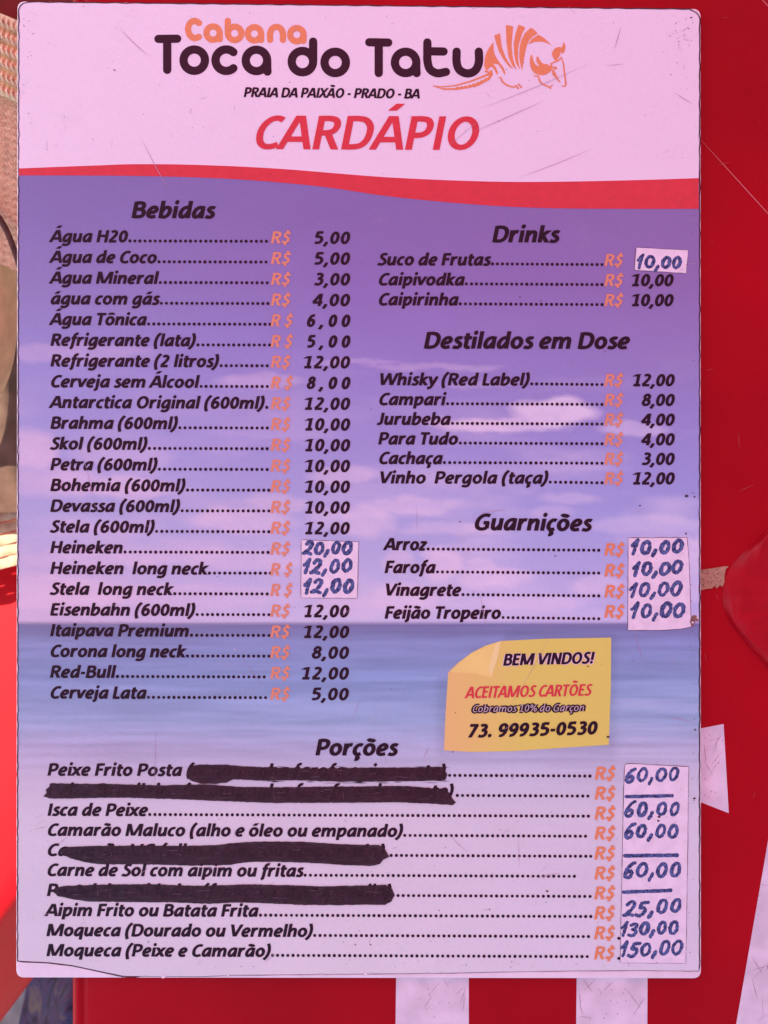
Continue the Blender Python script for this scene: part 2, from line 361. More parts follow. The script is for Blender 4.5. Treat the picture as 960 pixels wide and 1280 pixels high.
# torn bit of masking tape beside the board
g = Geo()
tp = [(868,713.5),(882,711.5),(896,709.5),(905.5,707.8),(911,707.8),(907,712),(905.8,720),(905.5,728),(903,733.5),(899.5,732),(896,735.5),(893,732.5),(890,735.5),(884,735.8),(876,738),(868,740)]
g.poly(tp, .0006); n = len(g.v); o = g.build('masking_tape', M['tape'])
tag(o, 'torn tan piece of masking tape sticking out from the right side of the board', 'tape')
g = Geo()
for k in range(45):
    x = random.uniform(878, 904); y = random.uniform(712, 734); r = random.uniform(.3, .9)
    g.poly([(x+r*math.cos(a), y+r*.7*math.sin(a)) for a in (0,1.2,2.5,3.8,5)], .00066)
gs = g.build('grit', M['speck']); gs.parent = o; gs['kind'] = 'stuff'

# smooth folded red plastic lying at the right
def surf(name, fn, nu, nv, m, parent=None, smooth=True):
    vs = [fn(i/nu, j/nv) for j in range(nv+1) for i in range(nu+1)]
    fs = [(j*(nu+1)+i, (j+1)*(nu+1)+i, (j+1)*(nu+1)+i+1, j*(nu+1)+i+1) for j in range(nv) for i in range(nu)]
    o = mesh(name, vs, fs, m, None, smooth)
    if parent: adopt(o, parent)
    return o
M['wrap'] = mat('red_plastic_film', (.36, .001, .008), .40, .22, .12, 60, .5, 160)
Lb = smoothpts([(1010,600),(975,640),(950,672),(920,700),(907,722),(903,745),(908,768),(925,795),(948,822),(985,862),(1030,905)], 6)
Rg = smoothpts([(1040,610),(1000,645),(962,668),(951,700),(941,735),(932,755),(924,776),(934,794),(956,818),(992,856),(1037,898)], 6)
def wrapfn(u, v):
    i = v*(len(Lb)-1); a = Lb[int(i)]; b = Rg[int(i)]
    c = Vector((1150, 740+(a.y-740)*.5))
    if u < .35: t = u/.35; q = a.lerp(b, t); z = .0002+.0034*t**1.2+.0008*math.sin(t*math.pi)
    else:
        t = (u-.35)/.65; q = b.lerp(c, t); z = .0036+.0012*math.sin(t*math.pi*.8)-.0009*math.sin(t*9)*math.sin(v*6)
    z += (.0004*math.sin(v*23+u*7)+.0004*(abs(math.sin(v*31+u*5))-.5)+.0004*(abs(math.sin(v*13-u*17))-.5))*min(1, u*4)
    return P(q.x, q.y, z)
o = surf('plastic_bundle', wrapfn, 26, 60, M['wrap'])
tag(o, 'crumpled glossy red plastic wrap lying on the table at the right edge', 'plastic wrap')

# ---------------------------------------------------------------- the menu board
board = thing('menu_board', P(448, 612, 0), 'rectangular printed restaurant menu board with rounded worn corners, priced lists over a beach picture', 'menu')
board.rotation_euler = (0, 0, 0)
def outline(corners, r, n=6):
    pts = []
    N = 4
    for i in range(N):
        p0 = Vector(corners[i-1]); p = Vector(corners[i]); p1 = Vector(corners[(i+1) % N])
        a = (p0-p).normalized(); b = (p1-p).normalized()
        for k in range(n+1):
            t = k/n; q = (p+a*r)*(1-t)**2+p*2*t*(1-t)+(p+b*r)*t*t; pts.append(q)
    return pts
OUT = outline([(21.0,.6),(876.4,10.2),(876.8,1223.8),(19.6,1222.8)], 10)
def slab(name, out, z0, z1, bev, m, parent):
    c = Vector((sum(p.x for p in out)/len(out), sum(p.y for p in out)/len(out)))
    vs = []; n = len(out)
    def at(z, inset):
        for p in out:
            d = (c-p); q = p+Vector((math.copysign(min(inset, abs(d.x)), d.x), math.copysign(min(inset, abs(d.y)), d.y))) if inset else p
            x, y, _ = P(q.x, q.y, ZB); vs.append((x, y, z))
    at(z0, 0); at(z1-bev, 0); at(z1-bev*.3, bev/U*.3); at(z1, bev/U)
    fs = []
    for j in range(3):
        for i in range(n): fs.append((j*n+i, (j+1)*n+i, (j+1)*n+(i+1) % n, j*n+(i+1) % n))
    fs.append(tuple(reversed(range(3*n, 4*n)))); 
    o = mesh(name, vs, fs, m); 
    bm = bmesh.new(); bm.from_mesh(o.data); bmesh.ops.recalc_face_normals(bm, faces=bm.faces); bm.to_mesh(o.data); bm.free()
    return adopt(o, parent)
slab('board_panel', OUT, .0002, ZB-.0003, .0006, M['board'], board)

# the vinyl print: a fine sheet whose vertex colours hold the printed picture
YB = [(20,1200.5),(28,1201.5),(60,1203),(90,1206.5),(120,1213),(155,1220.3),(250,1220.8),(290,1219),(400,1218),(500,1217),(560,1216.4),(620,1215),(700,1213.8),(800,1213),(874,1214)]
def yb(x): return float(np.interp(x, [p[0] for p in YB], [p[1] for p in YB]))
def xl(y):
    x = 24.0-1.6*(y-100)/1100
    x += .5*math.sin(y*.31)*math.sin(y*.047)
    if y < 14: x += 11*(1-math.sqrt(max(0, 1-((14-y)/11)**2))) if y > 3 else 11
    return x
def xr(y):
    x = 874.0-.2*(y/1200); x += .45*math.sin(y*.27+1)*math.sin(y*.061)
    if y < 25: x -= 11*(1-math.sqrt(max(0, 1-((25-y)/11)**2))) if y > 14 else 11
    return x
def yt(x): return 2.8+9.3*(x-25)/850+.35*math.sin(x*.23)*math.sin(x*.031)
NX, NY = 300, 430
# side curves given as a function of t so that rounding at the top corners follows the top edge
ss = np.linspace(0, 1, NX+1); ts = np.linspace(0, 1, NY+1)
ts = np.concatenate([np.linspace(0, .012, 14)[:-1], np.linspace(.012, 1, NY+1-13)])
PX = np.zeros((NY+1, NX+1)); PY = np.zeros((NY+1, NX+1))
for j, t in enumerate(ts):
    yl = 2.8+(1201-2.8)*t; yr = 12.1+(1213.5-12.1)*t
    a, b = xl(max(3.01, yl)), xr(max(14.01, yr))
    if j == 0: a, b = 35, 862
    for i, s in enumerate(ss):
        x = a+(b-a)*s; y0 = yt(x); y1 = yb(x); PX[j, i] = x; PY[j, i] = y0+(y1-y0)*t
def fb(px, py, sx, sy, seed, octv=4):
    """value noise sampled at layout coordinates"""
    r = np.random.RandomState(seed); tot = np.zeros_like(px); amp = 1; s = 0
    for o_ in range(octv):
        gx = px/sx*2**o_+50; gy = py/sy*2**o_+50
        g = r.rand(256, 256); xi = np.floor(gx).astype(int); yi = np.floor(gy).astype(int); fx = gx-xi; fy = gy-yi
        fx = fx*fx*(3-2*fx); fy = fy*fy*(3-2*fy)
        A = g[yi % 256, xi % 256]; B = g[yi % 256, (xi+1) % 256]; Cc = g[(yi+1) % 256, xi % 256]; Dd = g[(yi+1) % 256, (xi+1) % 256]
        tot += amp*((A*(1-fx)+B*fx)*(1-fy)+(Cc*(1-fx)+Dd*fx)*fy); s += amp; amp *= .5
    return tot/s
def slin(a):
    a = np.asarray(a, float)/255; return np.where(a <= .04045, a/12.92, ((a+.055)/1.055)**2.4)
# printed picture: key colours down the sheet at three places across (as photographed), divided by the tint of blank paper there
KY = [200, 270, 350, 450, 550, 650, 750, 777, 781, 800, 850, 900, 935, 975, 1020, 1215]
KL = [(128,108,182),(132,112,188),(141,122,196),(152,140,216),(164,154,224),(176,164,224),(198,172,224),(206,176,224),(128,122,178),(136,138,196),(136,146,204),(152,158,210),(180,164,212),(200,178,216),(209,188,221),(213,192,223)]
KC = [(132,98,176),(136,100,176),(142,104,184),(150,120,200),(160,138,212),(174,158,222),(194,174,228),(202,180,230),(124,116,176),(132,134,194),(134,146,206),(148,158,210),(172,164,212),(197,178,215),(211,187,219),(216,193,222)]
KR = [(140,96,168),(142,96,166),(144,98,170),(148,112,186),(152,126,202),(160,144,216),(184,160,222),(190,166,224),(122,110,172),(132,128,190),(134,142,198),(148,154,204),(176,160,204),(197,174,209),(208,181,213),(209,183,213)]
WL = [(241,205,247),(238,205,244),(233,204,240)]; WC = [(246,194,236),(240,196,236),(230,198,234)]; WR = [(246,184,225),(238,186,226),(226,190,222)]
def field(K, ys):
    K = slin(K); return np.stack([np.interp(PY, ys, K[:, c]) for c in range(3)], -1)
wr = np.clip((PX-450)/400, 0, 1)[..., None]; wl = np.clip((450-PX)/400, 0, 1)[..., None]; wc = 1-wr-wl
def mix3(a, b, c, ys): return wl*field(a, ys)+wc*field(b, ys)+wr*field(c, ys)
target = mix3(KL, KC, KR, KY)
cloudc = slin((232,190,232))
cl = np.zeros_like(PX)
def blob(x, y, rx, ry, a, pw=1.0):
    global cl
    w = fb(PX, PY, 34, 22, int(x*7+y) % 997, 4)-.5
    d = ((PX-x+w*26)/rx)**2+((PY-y+w*14)/ry)**2
    cl = np.maximum(cl, a*np.clip(1.35*(1.2-d), 0, 1)**pw)
for b_ in ((90,442,120,13,.30),(330,478,60,10,.35),(440,452,60,4,.3),(545,458,90,5,.3),(620,530,95,10,.75),(695,518,55,20,.95),(700,506,32,14,.9),(790,536,46,9,.45),
          (38,562,36,28,.65),(60,600,70,24,.35),(150,568,70,16,.35),(165,612,60,15,.45),(300,650,75,17,.55),(345,628,40,12,.4),(430,596,50,14,.5),(455,650,40,24,.55),(420,650,40,16,.35),
          (520,632,70,10,.45),(560,662,70,9,.4),(495,700,22,18,.5),(552,706,30,22,.7),(620,722,55,16,.62),(600,706,18,12,.5),(741,730,40,15,.5),(660,752,70,12,.4),(500,752,50,22,.42),
          (120,700,100,14,.3),(320,700,90,16,.35),(60,740,120,24,.35),(250,745,160,16,.3),(460,760,80,16,.35),(715,625,40,8,.35),(800,655,80,12,.3),(866,700,30,30,.5),(860,735,40,20,.4),(690,640,30,10,.3),
          (650,585,120,8,.12),(330,540,80,10,.15),(600,480,60,4,.2)):
    blob(*b_, pw=1.15)
haze_ = np.clip(fb(PX, PY, 120, 30, 5, 5)-.47, 0, 1)*2.2*np.clip((PY-420)/200, 0, 1)
cl = np.clip(cl*(.78+.5*fb(PX, PY, 16, 9, 77, 4))+haze_*.6, 0, 1)*np.clip((777.5-PY)/2, 0, 1)
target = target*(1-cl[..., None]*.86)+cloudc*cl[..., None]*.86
# shore line, then waves
hz = np.exp(-((PY-779.5-1.2*(PX/900))/2.6)**2)*.20
wv = fb(PX, PY, 160, 7, 21, 4)-.5; wv2 = fb(PX, PY, 60, 3.5, 22, 3)-.5
sea = np.clip((PY-781)/6, 0, 1)*np.clip((1010-PY)/80, 0, 1)
target = target*(1+(sea*(wv*.40+wv2*.22))[..., None])
foam = np.clip(wv*2.4+.05, 0, 1)*sea*np.clip((PY-820)/60, 0, 1)*(.25+.55*np.clip((PX-500)/250, 0, 1))
target = target*(1-foam[..., None]*.45)+slin((198,180,220))*foam[..., None]*.45
target *= (1-hz)[..., None]
dk = np.exp(-((PY-790)/7)**2)*.12*(PY > 781); target *= (1-dk)[..., None]
# printed soft shadow round the yellow note
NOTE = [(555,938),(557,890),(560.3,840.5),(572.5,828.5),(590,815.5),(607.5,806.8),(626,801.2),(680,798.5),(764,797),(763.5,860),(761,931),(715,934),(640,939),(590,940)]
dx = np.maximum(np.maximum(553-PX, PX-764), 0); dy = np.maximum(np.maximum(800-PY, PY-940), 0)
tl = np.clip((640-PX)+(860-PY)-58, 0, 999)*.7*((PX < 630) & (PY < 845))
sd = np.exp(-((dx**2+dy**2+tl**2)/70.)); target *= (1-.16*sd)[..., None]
# greys of wear towards the lower sheet
target *= (1+(fb(PX, PY, 90, 30, 31, 5)-.5)*.07)[..., None]
white = mix3(WL, WC, WR, [100, 650, 1150])
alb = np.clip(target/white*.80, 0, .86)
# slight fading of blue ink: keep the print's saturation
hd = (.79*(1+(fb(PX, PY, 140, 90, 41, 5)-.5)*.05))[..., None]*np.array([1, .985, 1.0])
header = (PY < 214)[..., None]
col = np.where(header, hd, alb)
vs = np.stack([(PX-480)*U, (640-PY)*U, np.full_like(PX, ZB)], -1).reshape(-1, 3)
idx = np.arange((NX+1)*(NY+1)).reshape(NY+1, NX+1)
fs = np.stack([idx[:-1, :-1], idx[1:, :-1], idx[1:, 1:], idx[:-1, 1:]], -1).reshape(-1, 4)
me = bpy.data.meshes.new('printed_sheet'); me.from_pydata(vs.tolist(), [], fs.tolist())
ca = me.color_attributes.new('print', 'FLOAT_COLOR', 'POINT')
ca.data.foreach_set('color', np.concatenate([col.reshape(-1, 3), np.ones((len(vs), 1))], 1).astype(np.float32).ravel())
pm = mat('beach_picture_print', (.5, .5, .5), .36, .42); n_, l_ = nodes(pm)
at_ = n_.new('ShaderNodeAttribute'); at_.attribute_name = 'print'
tc = n_.new('ShaderNodeTexCoord')
ns = n_.new('ShaderNodeTexNoise'); ns.inputs['Scale'].default_value = 1400; ns.inputs['Detail'].default_value = 4; l_.new(tc.outputs['Object'], ns.inputs[0])
mr = n_.new('ShaderNodeMapRange'); mr.inputs[1].default_value = .3; mr.inputs[2].default_value = .7; mr.inputs[3].default_value = .965; mr.inputs[4].default_value = 1.03; l_.new(ns.outputs[0], mr.inputs[0])
vm = n_.new('ShaderNodeVectorMath'); vm.operation = 'SCALE'; l_.new(at_.outputs['Color'], vm.inputs[0]); l_.new(mr.outputs[0], vm.inputs['Scale'])
# smudges of dirt
n2 = n_.new('ShaderNodeTexNoise'); n2.inputs['Scale'].default_value = 38; n2.inputs['Detail'].default_value = 8; n2.inputs['Roughness'].default_value = .7; l_.new(tc.outputs['Object'], n2.inputs[0])
m2 = n_.new('ShaderNodeMapRange'); m2.inputs[1].default_value = .60; m2.inputs[2].default_value = .78; m2.inputs[3].default_value = 0; m2.inputs[4].default_value = .22; l_.new(n2.outputs[0], m2.inputs[0])
mx = n_.new('ShaderNodeMix'); mx.data_type = 'RGBA'; mx.inputs['B'].default_value = (.46, .36, .36, 1)
l_.new(m2.outputs[0], mx.inputs['Factor']); l_.new(vm.outputs[0], mx.inputs['A']); l_.new(mx.outputs['Result'], n_['Principled BSDF'].inputs['Base Color'])
n3 = n_.new('ShaderNodeTexNoise'); n3.inputs['Scale'].default_value = 55; n3.inputs['Detail'].default_value = 6; l_.new(tc.outputs['Object'], n3.inputs[0])
bp = n_.new('ShaderNodeBump'); bp.inputs['Strength'].default_value = .12; bp.inputs['Distance'].default_value = .0006; l_.new(n3.outputs[0], bp.inputs['Height']); l_.new(bp.outputs[0], n_['Principled BSDF'].inputs['Normal'])
m4 = n_.new('ShaderNodeMapRange'); m4.inputs[3].default_value = .30; m4.inputs[4].default_value = .50; l_.new(n2.outputs[0], m4.inputs[0]); l_.new(m4.outputs[0], n_['Principled BSDF'].inputs['Roughness'])
me.materials.append(pm)
sheet = bpy.data.objects.new('printed_sheet', me); C.objects.link(sheet); adopt(sheet, board)
def onsheet(g, name, m, label=None, z=None):
    o = g.build(name, m); o.parent = sheet
    if label: o['label'] = label
    return o
# dirty edge of the vinyl: an uneven dark line down to the board
edge = []
for i in range(0, NX+1, 2): edge.append(Vector((PX[0, i], PY[0, i])))
for j in range(2, NY+1, 2): edge.append(Vector((PX[j, NX], PY[j, NX])))
for i in range(NX-2, -1, -2): edge.append(Vector((PX[NY, i], PY[NY, i])))
for j in range(NY-2, 0, -2): edge.append(Vector((PX[j, 0], PY[j, 0])))
N = len(edge); vs = []; fs = []
nzv = [sum(random.uniform(-1, 1) for _ in range(3))/3 for _ in range(N)]
nzs = [(nzv[i-2]+nzv[i-1]+nzv[i]+nzv[(i+1) % N]+nzv[(i+2) % N])/3 for i in range(N)]
for i, p in enumerate(edge):
    t = (edge[(i+1) % N]-edge[i-1]).normalized(); nrm = Vector((t.y, -t.x))   # outward in layout coords (y down, clockwise)
    bottom = nrm.y > .5
    w = (1.7 if p.x < 170 else .8)+.4*nzs[i] if bottom else 1.6+.5*nzs[i]
    inn = .35+.3*nzs[i-3]+(random.uniform(.3, 1.3) if random.random() < .06 else 0)
    a = p-nrm*inn; b = p+nrm*max(.3, w)
    vs.append(P(a.x, a.y, ZB)[:2]+(ZB+.00003,)); vs.append(P(b.x, b.y, ZB)[:2]+(ZB-.00022,))
for i in range(N): j = (i+1) % N; fs.append((2*i, 2*i+1, 2*j+1, 2*j))
o = mesh('worn_edge', vs, fs, M['grime']); o.parent = sheet

Z1 = ZB+.00006; Z2 = ZB+.00012; Z3 = ZB+.00018; Z4 = ZB+.00024; Z5 = ZB+.0003
# header wave
top = smoothpts([(23.6,210.5),(120,206.8),(170,205.2),(250,206.2),(350,211),(480,221.3),(600,226.6),(690,227.2),(800,225),(873.4,222.6)], 8)
bot = smoothpts([(23.6,219.2),(100,219.3),(200,220.4),(300,224.3),(400,233),(480,244.6),(560,252.8),(640,258.4),(720,260.6),(873.4,261)], 8)
g = Geo(); g.strip(top, bot, Z1); onsheet(g, 'red_wave', M['redprint'])
# violet picture strip between the header grid edge and the wave, and white header lip
def gridcol(px, py):
    j = int(np.clip(np.searchsorted(PY[:, 150], py), 0, NY)); i = int(np.clip((px-24)/850*NX, 0, NX)); return tuple(alb[j, i])
g = Geo(); up = [Vector((p.x, 200)) for p in top]
g.strip(up, top, Z1-.00002); onsheet(g, 'header_band', mat('header_white', (.79, .78, .79), .36, .42))

def roundstroke(g, pts, r, z, closed=False, n=8):
    q = [Vector(p) for p in pts]
    L, R = ribbon(q, r, r, closed); g.strip(L, R, z, closed)
    if not closed:
        g.poly([tuple(v) for v in [Vector(caps(q[0], r, 14)[k]) for k in range(14)]], z+.000004)
        g.poly([tuple(v) for v in [Vector(caps(q[-1], r, 14)[k]) for k in range(14)]], z+.000008)
def ring(cx, cy, r): return [Vector((cx+r*math.cos(a), cy+r*math.sin(a))) for a in np.linspace(0, 2*math.pi, 30)[:-1]]
def arc(cx, cy, r, a0, a1, n=20): return [Vector((cx+r*math.cos(math.radians(a0+(a1-a0)*k/n)), cy-r*math.sin(math.radians(a0+(a1-a0)*k/n)))) for k in range(n+1)]
g = Geo(); R1 = 5.2
def rs(pts, z=0, closed=False, sm=True):
    roundstroke(g, smoothpts(pts, 5) if sm and not closed and len(pts) > 2 else pts, R1, Z1+.000012*z, closed)
rs([(198,48.6),(221.5,48.4)]); rs([(209,49),(209,87.3)], 1)
rs(ring(242.8,75.2,13.4), 0, True); rs(arc(282.8,75.2,13.4,48,312), 1)
rs(ring(320.5,75.5,13.4), 0, True); rs([(334,76),(334,84),(334.4,89.5)], 1)
rs(ring(378,77,13.4), 0, True); rs([(391.4,52),(391.4,77)], 1)
rs(ring(419,78,13.4), 1, True)
rs([(461.5,52.8),(485.3,53.2)]); rs([(473.4,53),(473.4,91.3)], 1)
rs(ring(507,78,13.4), 0, True); rs([(520.3,78),(520.3,86),(520.8,91.4)], 1)
rs([(534.2,53),(534.2,66),(534.3,76),(537.5,86.5),(546.5,91.5),(557.5,89.8)]); rs([(534.2,64),(554.5,64.4)], 1)
rs([(570.8,64.5),(570.8,78),(574.5,87.5),(584.5,91.8),(594,88),(598.5,78),(598.5,64.5)], 1)
onsheet(g, 'name_lettering', M['logo_ink'], 'large rounded dark lettering of the restaurant name')
g = Geo(); R1 = 3.9
rs([(248.8,28.7),(243.5,26),(238,28.5),(235,36),(237.5,44),(243,47.6),(248.6,46)])
rs(ring(266.3,41.3,8.3), 0, True); rs([(274.6,42),(274.6,49)], 1)
rs([(284.7,26),(284.7,42)], 1); rs(ring(293.3,41.7,8.4), 0, True)
rs(ring(318,42.2,8.3), 0, True); rs([(326.3,43),(326.3,50)], 1)
rs([(337.6,49.8),(337.6,42),(340,36),(345.6,33.6),(351,36),(353.6,42),(353.6,49.8)])
rs(ring(371,43.3,8.3), 1, True); rs([(379.3,43),(379.3,51)], 2)
onsheet(g, 'small_name_lettering', M['orange'], 'small rounded orange lettering over the restaurant name')
# the armadillo emblem
g = Geo(); K = 130/960
def E(pts, z=0):
    q = smoothpts([(590+a*K, 20+b*K) for a, b in pts], 3, True); g.poly([(p.x, p.y) for p in q], Z1+.000004*z)
def EP(pts, z=0): g.poly([(590+a*K, 20+b*K) for a, b in pts], Z1+.000004*z)
def EL(pts, w, z=0):
    q = smoothpts([(590+a*K, 20+b*K) for a, b in pts], 4)
    ws = [.45+.55*math.sin(math.pi*min(1, (k+1)/(len(q)+1))) for k in range(len(q))]
    L, R = ribbon(q, w*1.35, w*1.35, False, ws); g.strip(L, R, Z1+.000004*z)
EP([(197,240),(172,272),(148,310),(128,350),(117,400),(112,460),(125,492),(150,500),(155,485),(168,472),(190,475),(212,505),(232,547),(240,525),(222,475),(195,440),(215,440),(243,448),(275,490),(300,548),(308,520),(292,480),(262,440),(230,395),(210,355),(200,310)])
EP([(205,180),(258,158),(265,210),(276,290),(310,380),(345,440),(382,490),(345,470),(290,400),(250,330),(222,250)], 1)
EP([(312,85),(345,86),(380,98),(372,180),(365,280),(375,380),(392,440),(413,498),(370,455),(335,370),(318,240)], 2)
EP([(428,82),(460,90),(493,108),(465,155),(440,230),(425,300),(425,400),(435,460),(446,500),(408,440),(388,350),(385,250),(402,160)], 3)
EP([(545,106),(575,128),(606,160),(560,190),(525,230),(500,290),(482,380),(463,502),(445,440),(436,380),(438,300),(455,220),(490,155)], 4)
EP([(612,172),(665,203),(705,240),(738,272),(690,248),(640,235),(580,238),(520,260),(550,215)], 5)
E([(550,355),(535,400),(538,460),(565,515),(620,545),(680,540),(718,515),(728,470),(700,447),(655,438),(625,405),(603,370),(594,395),(600,430),(622,460),(595,455),(570,420)], 6)
EP([(735,350),(745,325),(762,302),(790,288),(815,285),(822,300),(815,350),(800,380),(778,414),(757,400)], 7)
EP([(845,235),(858,262),(862,285),(858,320),(845,338),(826,350),(820,320),(824,290),(838,270)], 8)
EL([(822,380),(842,430),(852,520),(866,620),(858,646),(826,648)], .75, 9)
EP([(737,490),(758,500),(775,535),(800,585),(822,618),(800,606),(770,572),(742,540)], 10)
EL([(728,440),(760,425),(800,408),(828,378)], .7, 11); EL([(750,470),(768,482),(784,480)], 1.3, 12)
EL([(568,552),(612,560),(625,600),(655,628),(715,655),(745,632)], .75, 13); EL([(715,650),(727,672)], .7, 14); EL([(728,430),(735,470),(722,510)], .8, 12)
EL([(245,565),(270,575),(275,600),(320,635),(380,655),(415,638)], .8, 15); EL([(400,640),(432,672)], .8, 16); EL([(428,628),(460,662)], .8, 17)
K3 = 280/960
def T3(pts): return [(440+a*K3, 15+b*K3) for a, b in pts]
q = smoothpts(T3([(598,250),(590,264),(560,277),(505,298),(440,315),(385,320),(345,316)]), 4)
L, R = ribbon(q, 1.25, 1.25, False, [1.3-1.0*k/len(q) for k in range(len(q))]); g.strip(L, R, Z1+.00002)
low = T3([(600,252),(604,268),(590,290),(545,315),(500,326),(450,334),(395,334),(345,318),(400,327),(440,326)])
tooth = []
for k in range(9):
    a = k/8; x = 445+a*135; y = 325-a*a*38-a*4; tooth.append((x, y)); tooth.append((x+7, y-7-a*2))
g.poly(low+T3(tooth), Z1+.00001)
g.poly(T3([(575,248),(598,262),(600,275),(585,262),(566,256)]), Z1+.00003)
onsheet(g, 'armadillo_emblem', M['orange'], 'orange striped armadillo emblem beside the name')

def tx(s, x0, y0, x1, y1, cap, name, m='ink', z=Z2, wt=.130, track=-.055, shear=SH, label=None):
    return onsheet(text(s, x0, y0, x1, y1, cap, z, wt, track, None, shear), name, M[m], label)
def dots(x0, x1, y0, y1, pitch=6.42, r=2.05):
    g = Geo(); n = int(round((x1-x0)/pitch)); 
    for k in range(n+1):
        t = k/max(1, n); cx = x0+(x1-x0)*t+random.uniform(-.15,.15); cy = y0+(y1-y0)*t
        rr = r*random.uniform(.93, 1.05)
        g.poly([(cx+rr*math.cos(a), cy+rr*math.sin(a)) for a in np.linspace(0, 2*math.pi, 9)[:-1]], Z2)
    return onsheet(g, 'leader_dots', M['ink'])
tx('PRAIA DA PAIXÃO - PRADO - BA', 304.5, 121.3, 524, 123.2, 12.2, 'address_line', wt=.118)
tx('CARDÁPIO', 316, 186.3, 596.5, 187.6, 42, 'title_lettering', 'redprint', wt=.102, label='large red title lettering')
for s, x0, y0, x1, y1 in (('Bebidas',164,272.4,267,273),('Drinks',615,302.8,697.5,303.2),('Destilados em Dose',529.5,435.6,785.5,436.2),('Guarnições',592,662.6,738,664),('Porções',394,944.3,495.5,944.6)):
    tx(s, x0, y0, x1, y1, 20.5, 'section_heading', label='section heading reading '+s)
left = [('Água H20',158.5,333,'5,00',392),('Água de Coco',195,332.5,'5,00',392),('Água Mineral',196.5,334,'3,00',392),('água com gás',198,335,'4,00',390.5),('Água Tônica',182,337.5,'6,00',383),
 ('Refrigerante (lata)',243.5,337,'5,00',383),('Refrigerante (2 litros)',272.5,334,'12,00',378.5),('Cerveja sem Álcool',247.5,334,'8,00',383),('Antarctica Original (600ml)',329.5,334,'12,00',379.5),
 ('Brahma (600ml)',221,334,'10,00',380),('Skol (600ml)',183,334,'10,00',380),('Petra (600ml)',195.5,334,'10,00',380),('Bohemia (600ml)',230.5,336,'10,00',380),('Devassa (600ml)',223.7,336,'10,00',380),
 ('Stela (600ml)',192,336,'12,00',380),('Heineken',152.5,335,None,0),('Heineken  long neck',258,338,None,0),('Stela  long neck',214.5,334,None,0),('Eisenbahn (600ml)',242.7,336,'12,00',379),
 ('Itaipava Premium',235.5,336,'12,00',378.5),('Corona long neck',230.5,336,'8,00',389),('Red-Bull',143,330,'12,00',376),('Cerveja Lata',181.7,332,'5,00',388.5)]
spaced = {4,5,7,16,17}
for k, (s, xe, de, pr, ps) in enumerate(left):
    b = 302.6+25.93*k; f = k/22; sl = 1.1
    tx(s, 63-.9*f, b, xe, b+(xe-63)/270*sl, 15.2, 'item_name')
    if xe+3.6 < de: dots(xe+3.8, de, b-1.9+(xe-63)/270*sl, b-1.0, 6.42)
    else: dots(de, de+.1, b-1, b-1)
    rx = 338.2-1.0*f; rb = b+1.6
    if k in spaced: tx('R $', rx, rb, 365.2-1*f, rb+.2, 15, 'currency_sign', 'orange_soft', wt=.112)
    else: tx('R$', rx, rb, 362.5-1.2*f, rb+.2, 15, 'currency_sign', 'orange_soft', wt=.112)
    if pr:
        pe = 436.2-1.6*max(0, (k-10)/12)
        tr_ = .32 if (pr[0] in '6588' and ps == 383) else -.01
        tx(pr, ps, b+2, pe, b+2.4, 15.6, 'printed_price', track=tr_, wt=.128)
right = [('Suco de Frutas',472,331.6,612,None,0),('Caipivodka',472.5,356.6,579.5,'10,00',788.5),('Caipirinha',472.5,381.6,571.8,'10,00',788.5),
 ('Whisky (Red Label)',473.5,481.6,661,'12,00',790),('Campari',473,506.4,555.7,'8,00',801.5),('Jurubeba',472,531,562,'4,00',801.5),('Para Tudo',472.5,555.6,571.6,'4,00',801.5),('Cachaça',473,580,552,'3,00',801.5),('Vinho  Pergola (taça)',473.5,604.4,684.2,'12,00',790)]
for s, x0, b, xe, pr, ps in right:
    tx(s, x0, b, xe, b+.3, 15.2, 'item_name'); dots(xe+3.6, 752.5, b-1.8, b-.9, 6.3)
    rb = b+1; tx('R$', 755, rb, 778, rb, 15, 'currency_sign', 'orange_soft', wt=.112)
    if pr: tx(pr, ps, b+1, (840.5 if b < 400 else 842), b+1.2, 15.4, 'printed_price', wt=.128)
for s, b, xe, rb in (('Arroz',687.8,531.5,694.5),('Farofa',716.4,543,720.7),('Vinagrete',744.8,575,746.7),('Feijão Tropeiro',773.4,625,772)):
    tx(s, 480.5, b, xe, b+.3, 15.4, 'item_name'); dots(xe+3.8, 748.5, b-1.5, b, 6.35)
    tx('R$', 755, rb, 779.5, rb, 15.4, 'currency_sign', 'orange', wt=.115)
por = [('Peixe Frito Posta (acompanha farofa e vinagrete)',59,556,562,737.5),('Peixe Brasileira (acompanha farofa e vinagrete)',59,566,571.5,735),('Isca de Peixe',59,183.5,187,735.5),
 ('Camarão Maluco (alho e óleo ou empanado)',58.7,502.5,506,732),('Camarão VG (alho e óleo ou empanado)',58.5,480,489,738.5),('Carne de Sol com aipim ou fritas',58.3,378,381.5,718),('Pastel de unidades (frango, carne e queijo)',58.3,488,497.5,737.5),
 ('Aipim Frito ou Batata Frita',57.3,321.7,325.5,738.5),('Moqueca (Dourado ou Vermelho)',57.7,390,393.5,735.6),('Moqueca (Peixe e Camarão)',57.7,337.3,340.5,734)]
for k, (s, x0, xe, d0, d1) in enumerate(por):
    b = 969.6+25.08*k; sl = 1.6/500
    tx(s, x0, b, xe, b+(xe-x0)*sl, 15.4, 'item_name')
    dots(d0, d1, b-2+(d0-59)*sl, b-2+(d1-59)*sl+.3, 6.44)
    rb = 974.6+24.95*k; rx = 743-.1*k
    tx('R$', rx, rb, rx+25.3, rb, 16, 'currency_sign', 'orange', wt=.115)
# two stray printed full stops beside the last labels
g = Geo()
for x, y in ((773.5,1173),(773.5,1198)): g.poly([(x+2*math.cos(a), y+2*math.sin(a)) for a in np.linspace(0, 2*math.pi, 9)[:-1]], Z2)
onsheet(g, 'stray_dots', M['ink'])

